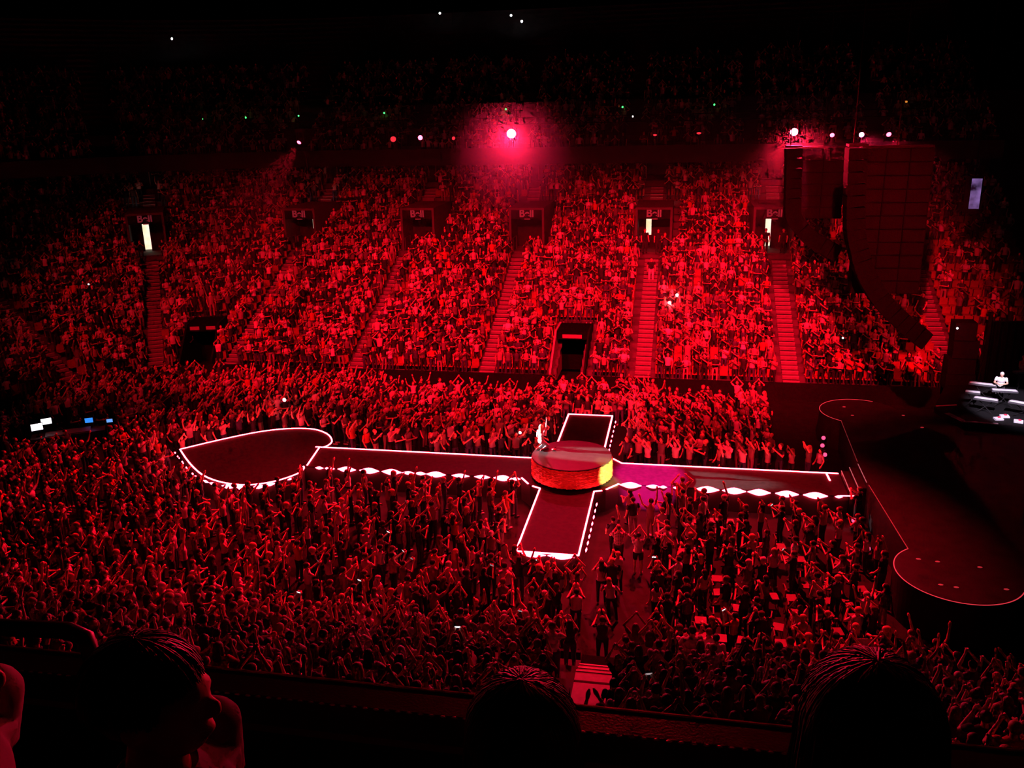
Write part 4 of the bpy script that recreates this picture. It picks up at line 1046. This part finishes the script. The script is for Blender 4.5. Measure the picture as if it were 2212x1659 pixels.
MB().tube([(0, 0, .02), (0, 0, 1.25)], .025, 8).obj('pole', mat('stand_red', (.5, .3, .3), .5), ms_); MB().box((0, 0, 1.3), (.42, .2, .1)).obj('head', mat('stand_red', (.5, .3, .3), .5), ms_); MB().lathe([(.2, 0), (.18, .03), (.03, .05)], 14).obj('base', M_black, ms_)

# ------------------------------------------------------------------ mixing position at the end of the floor
foh = empty('mixing_desk', (-27.6, 1.9, 0), math.radians(33), 'dark mixing desk with pale edge strips at the end of the floor', 'desk')
MB().box((0, 0, .82), (3.6, .9, .12)).obj('desk_top', mat('desk_dark', (.05, .05, .055), .5), foh)
for sx in (-1.6, 0, 1.6): MB().box((sx, 0, .38), (.12, .7, .76)).obj('leg', M_black, foh)
MB().box((0, -.1, .92), (2.2, .5, .1), rot=Euler((.2, 0, 0)).to_matrix()).obj('console', mat('console_grey', (.12, .12, .12), .5), foh)
def monitor(x, y, z, rz, w_, h_, m_, label, z0=.88):
    r = empty('monitor', (x, y, z0), rz, label, 'monitor', 'screens at the mixing desk')
    MB().box((0, 0, z-z0), (w_+.04, .05, h_+.04)).obj('housing', M_black, r); MB().box((0, -.03, z-z0), (w_, .015, h_)).obj('display', m_, r); MB().tube([(0, .04, 0), (0, .04, z-z0)], .03, 6).obj('stand', M_black, r); MB().box((0, .04, .02), (.25, .18, .03)).obj('foot', M_black, r)
M_mon = emit('monitor_white', (.95, .93, 1), 1.8); M_blue = emit('screen_blue', (.03, .28, .95), 1.0)
monitor(-28.75, 1.05, 1.45, .72, .55, .36, M_mon, 'nearer bright white monitor of the overlapping pair on the mixing desk')
monitor(-28.5, 1.5, 1.62, .72, .5, .32, M_mon, 'farther bright white monitor of the overlapping pair on the mixing desk')
MB().box((-28.78, .995, 1.43), (.34, .012, .16), rz=.72).obj('window_dark', M_black, bpy.data.objects['monitor'])
bpy.data.objects['window_dark'].matrix_parent_inverse = bpy.data.objects['monitor'].matrix_basis.inverted()
monitor(-26.9, 2.75, 1.3, .5, .4, .26, M_blue, 'blue lit laptop screen at the middle of the mixing desk'); monitor(-25.75, 2.9, 1.28, .5, .3, .18, emit('screen_paleblue', (.15, .4, 1), 1.0), 'pale blue screen at the end of the mixing desk', .0)
for i, (x, y, p_, l_) in enumerate(((-26.6, 3.4, 'clap_low', 'person working behind the blue laptop at the mixing desk'), (-25.4, 3.5, 'down', 'person in a cap beside the pale blue screen'), (-27.9, 2.9, 'clap_low', 'person standing behind the white monitors'), (-26.4, .2, 'down', 'person in dark clothes before the mixing desk'))):
    make_person(p_, False, False, False, (x, y, 0), -2.3+.2*i, 1., [SK, BK if i != 1 else (.4, .1, .1), BK, (.015, .01, .008), BK], l_)

# placards held up at the right
for x, y, z, zf, rx, colr, lb in ((10.1, -13.7, 2.0, .0, -.3, (.8, .55, .6), 'pale pink card held up at the right end of the floor crowd'), (11.5, -15.9, 2.75, 1.0, -.7, (.5, .12, .08), 'tilted red card held up in the dark right end of the stand')):
    r = empty('placard', (x, y, z), .15, lb, 'placard'); r.rotation_euler = (rx, 0, .2)
    MB().box((0, 0, 0), (.46, .012, .34)).obj('card', mat('card_%d' % (z*10), colr, .8), r); MB().tube([(0, .01, -.17), (0, .01, -.38)], .012, 6).obj('stick', M_black, r)
    q = min(NEAR, key=lambda q: (q['pos'][0]-x)**2+(q['pos'][1]-y)**2)
# lone bright lights held up far away
M_torch = emit('torch_white', (1, 1, 1), 14)
def torch(x, y, z, label, r=.1):
    o = empty('handheld_light', (x, y, z), 0, label, 'phone light', 'white phone lights held up far away'); MB().box((0, .03, 0), (.08, .012, .15)).obj('case', M_pb, o); MB().ell((0, 0, .02), (r, .02, r), 10, 6).obj('flash_glare', M_torch, o)  # emitting disc oversized so that it includes the light's glare
for x, y, z, l_, r in [(-43.4, 44, 23.85, 'lone white light high on the upper tier at the left', .10), (-19.4, 52, 25.78, 'white light near the top of the picture, single one', .10), (-12.3, 51.5, 25.25, 'upper of the two white lights close together near the top', .10), (-11.1, 50.5, 24.6, 'lower of the two white lights close together near the top', .11), (.2, 37, 16.02, 'small white light just under the green lamps', .06)]: torch(x, y, z, l_, r)
for x, y, z, l_, r in [(3.78, 19.6, 4.65, 'nearer of two white lights in the far stand right of the aisle', .10), (4.25, 20.4, 5.0, 'farther of two white lights in the far stand right of the aisle', .10), (-16.6, 5.3, 2.0, 'white light above the far edge of the heart', .10), (-3.0, 2.6, 1.75, 'white light beside the far edge of the runway', .07), (-34.6, 14.8, 6.3, 'small white light in the far corner stand', .05), (14.2, 17.2, 3.2, 'small white light in the far stand beside the speakers', .05)]: torch(x, y, z, l_, r)

# ------------------------------------------------------------------ front row heads before the parapet
def strands(root, n, seed, long):
    r_ = random.Random(seed); mb = MB(); C0 = np.array([0, -.014, 1.643])
    for i in range(n):
        th = r_.uniform(0, 2*math.pi); ph = r_.uniform(.0, 1.3); lift = r_.uniform(.002, .010); pts = []; wob = r_.uniform(-.25, .25)
        for k in range(8):
            if ph < 1.75:
                t2 = th+wob*k/7; f = 1+lift/.1
                q = C0+np.array([.090*f*math.sin(ph)*math.cos(t2), .102*f*math.sin(ph)*math.sin(t2), .106*f*math.cos(ph)])
                if q[1] > .05 and q[2] < 1.66: break
            else:
                if not long: break
                q = pts[-1]+np.array([r_.uniform(-.006, .006), r_.uniform(-.008, .002), -.05])
            pts.append(q); ph += .26
        if len(pts) > 2: mb.tube(pts, [.0016+.0008*math.sin(math.pi*k/(len(pts)-1)) for k in range(len(pts))], 3, caps=False)
    o = mb.obj('hair_strands', M_hair, root, smooth=True); o['kind'] = 'stuff'; return o
FGH = (.02, .01, .008)
def fg(pose, fem, lng, x, y, hz, yaw, cols, label, st=0, tilt=(0, 0)):
    sc = (hz-14.4)/1.62
    o = make_person(pose, fem, lng, False, (x, y, 14.4), yaw, sc, cols, label, 'people in the front row before the parapet', vox=.0075, keep=.55, tilt=tilt)
    if st: strands(o, st, int(x*100), lng).color = (*cols[3], 1)
    return o
fg('clap_belly', False, False, 3.60, -35.80, 15.97, -1.45, [SK, (.05, .04, .05), BK, FGH, BK], 'short haired person in profile facing the stage, front row before the parapet', 900)
fg('down', False, False, 2.81, -35.93, 16.08, -1.35, [SK, (.30, .22, .24), BK, FGH, BK], 'person cut by the left edge of the picture, leaning forward', 300, (-.22, 0))
fg('down', True, True, 4.31, -35.74, 15.93, .15, [SK, BK, BK, (.035, .014, .01), BK], 'long haired head seen from behind in the middle of the front row', 2200)
fg('down', True, True, 4.89, -35.78, 16.05, .1, [SK, BK, BK, (.025, .010, .008), BK], 'large dark head seen from behind at the right of the front row', 2200)
print('persons', sum(1 for o in COL.objects if o.get('category') == 'person'))

# ------------------------------------------------------------------ haze hanging under the truss in the lamp beams
hm = bpy.data.materials.new('haze'); N, L = nodes(hm); N.remove(N['Principled BSDF'])
vsn = N.new('ShaderNodeVolumeScatter'); vsn.inputs['Density'].default_value = .006; vsn.inputs['Anisotropy'].default_value = .35; vsn.inputs['Color'].default_value = (1, 1, 1, 1)
L.new(vsn.outputs[0], N['Material Output'].inputs['Volume'])
tag(MB().box((-2, 17.5, 11), (52, 9, 12.5)).obj('haze', hm), 'thin stage haze glowing in the beams below the truss', 'haze', kind='stuff')
hm2 = hm.copy(); hm2.name = 'haze_thin'; hm2.node_tree.nodes['Volume Scatter'].inputs['Density'].default_value = .00012
tag(MB().box((-32, 4.0, 9.7), (17, 4.5, 6.5)).obj('haze', hm2), 'faint haze in the white beam at the left edge', 'haze', kind='stuff')
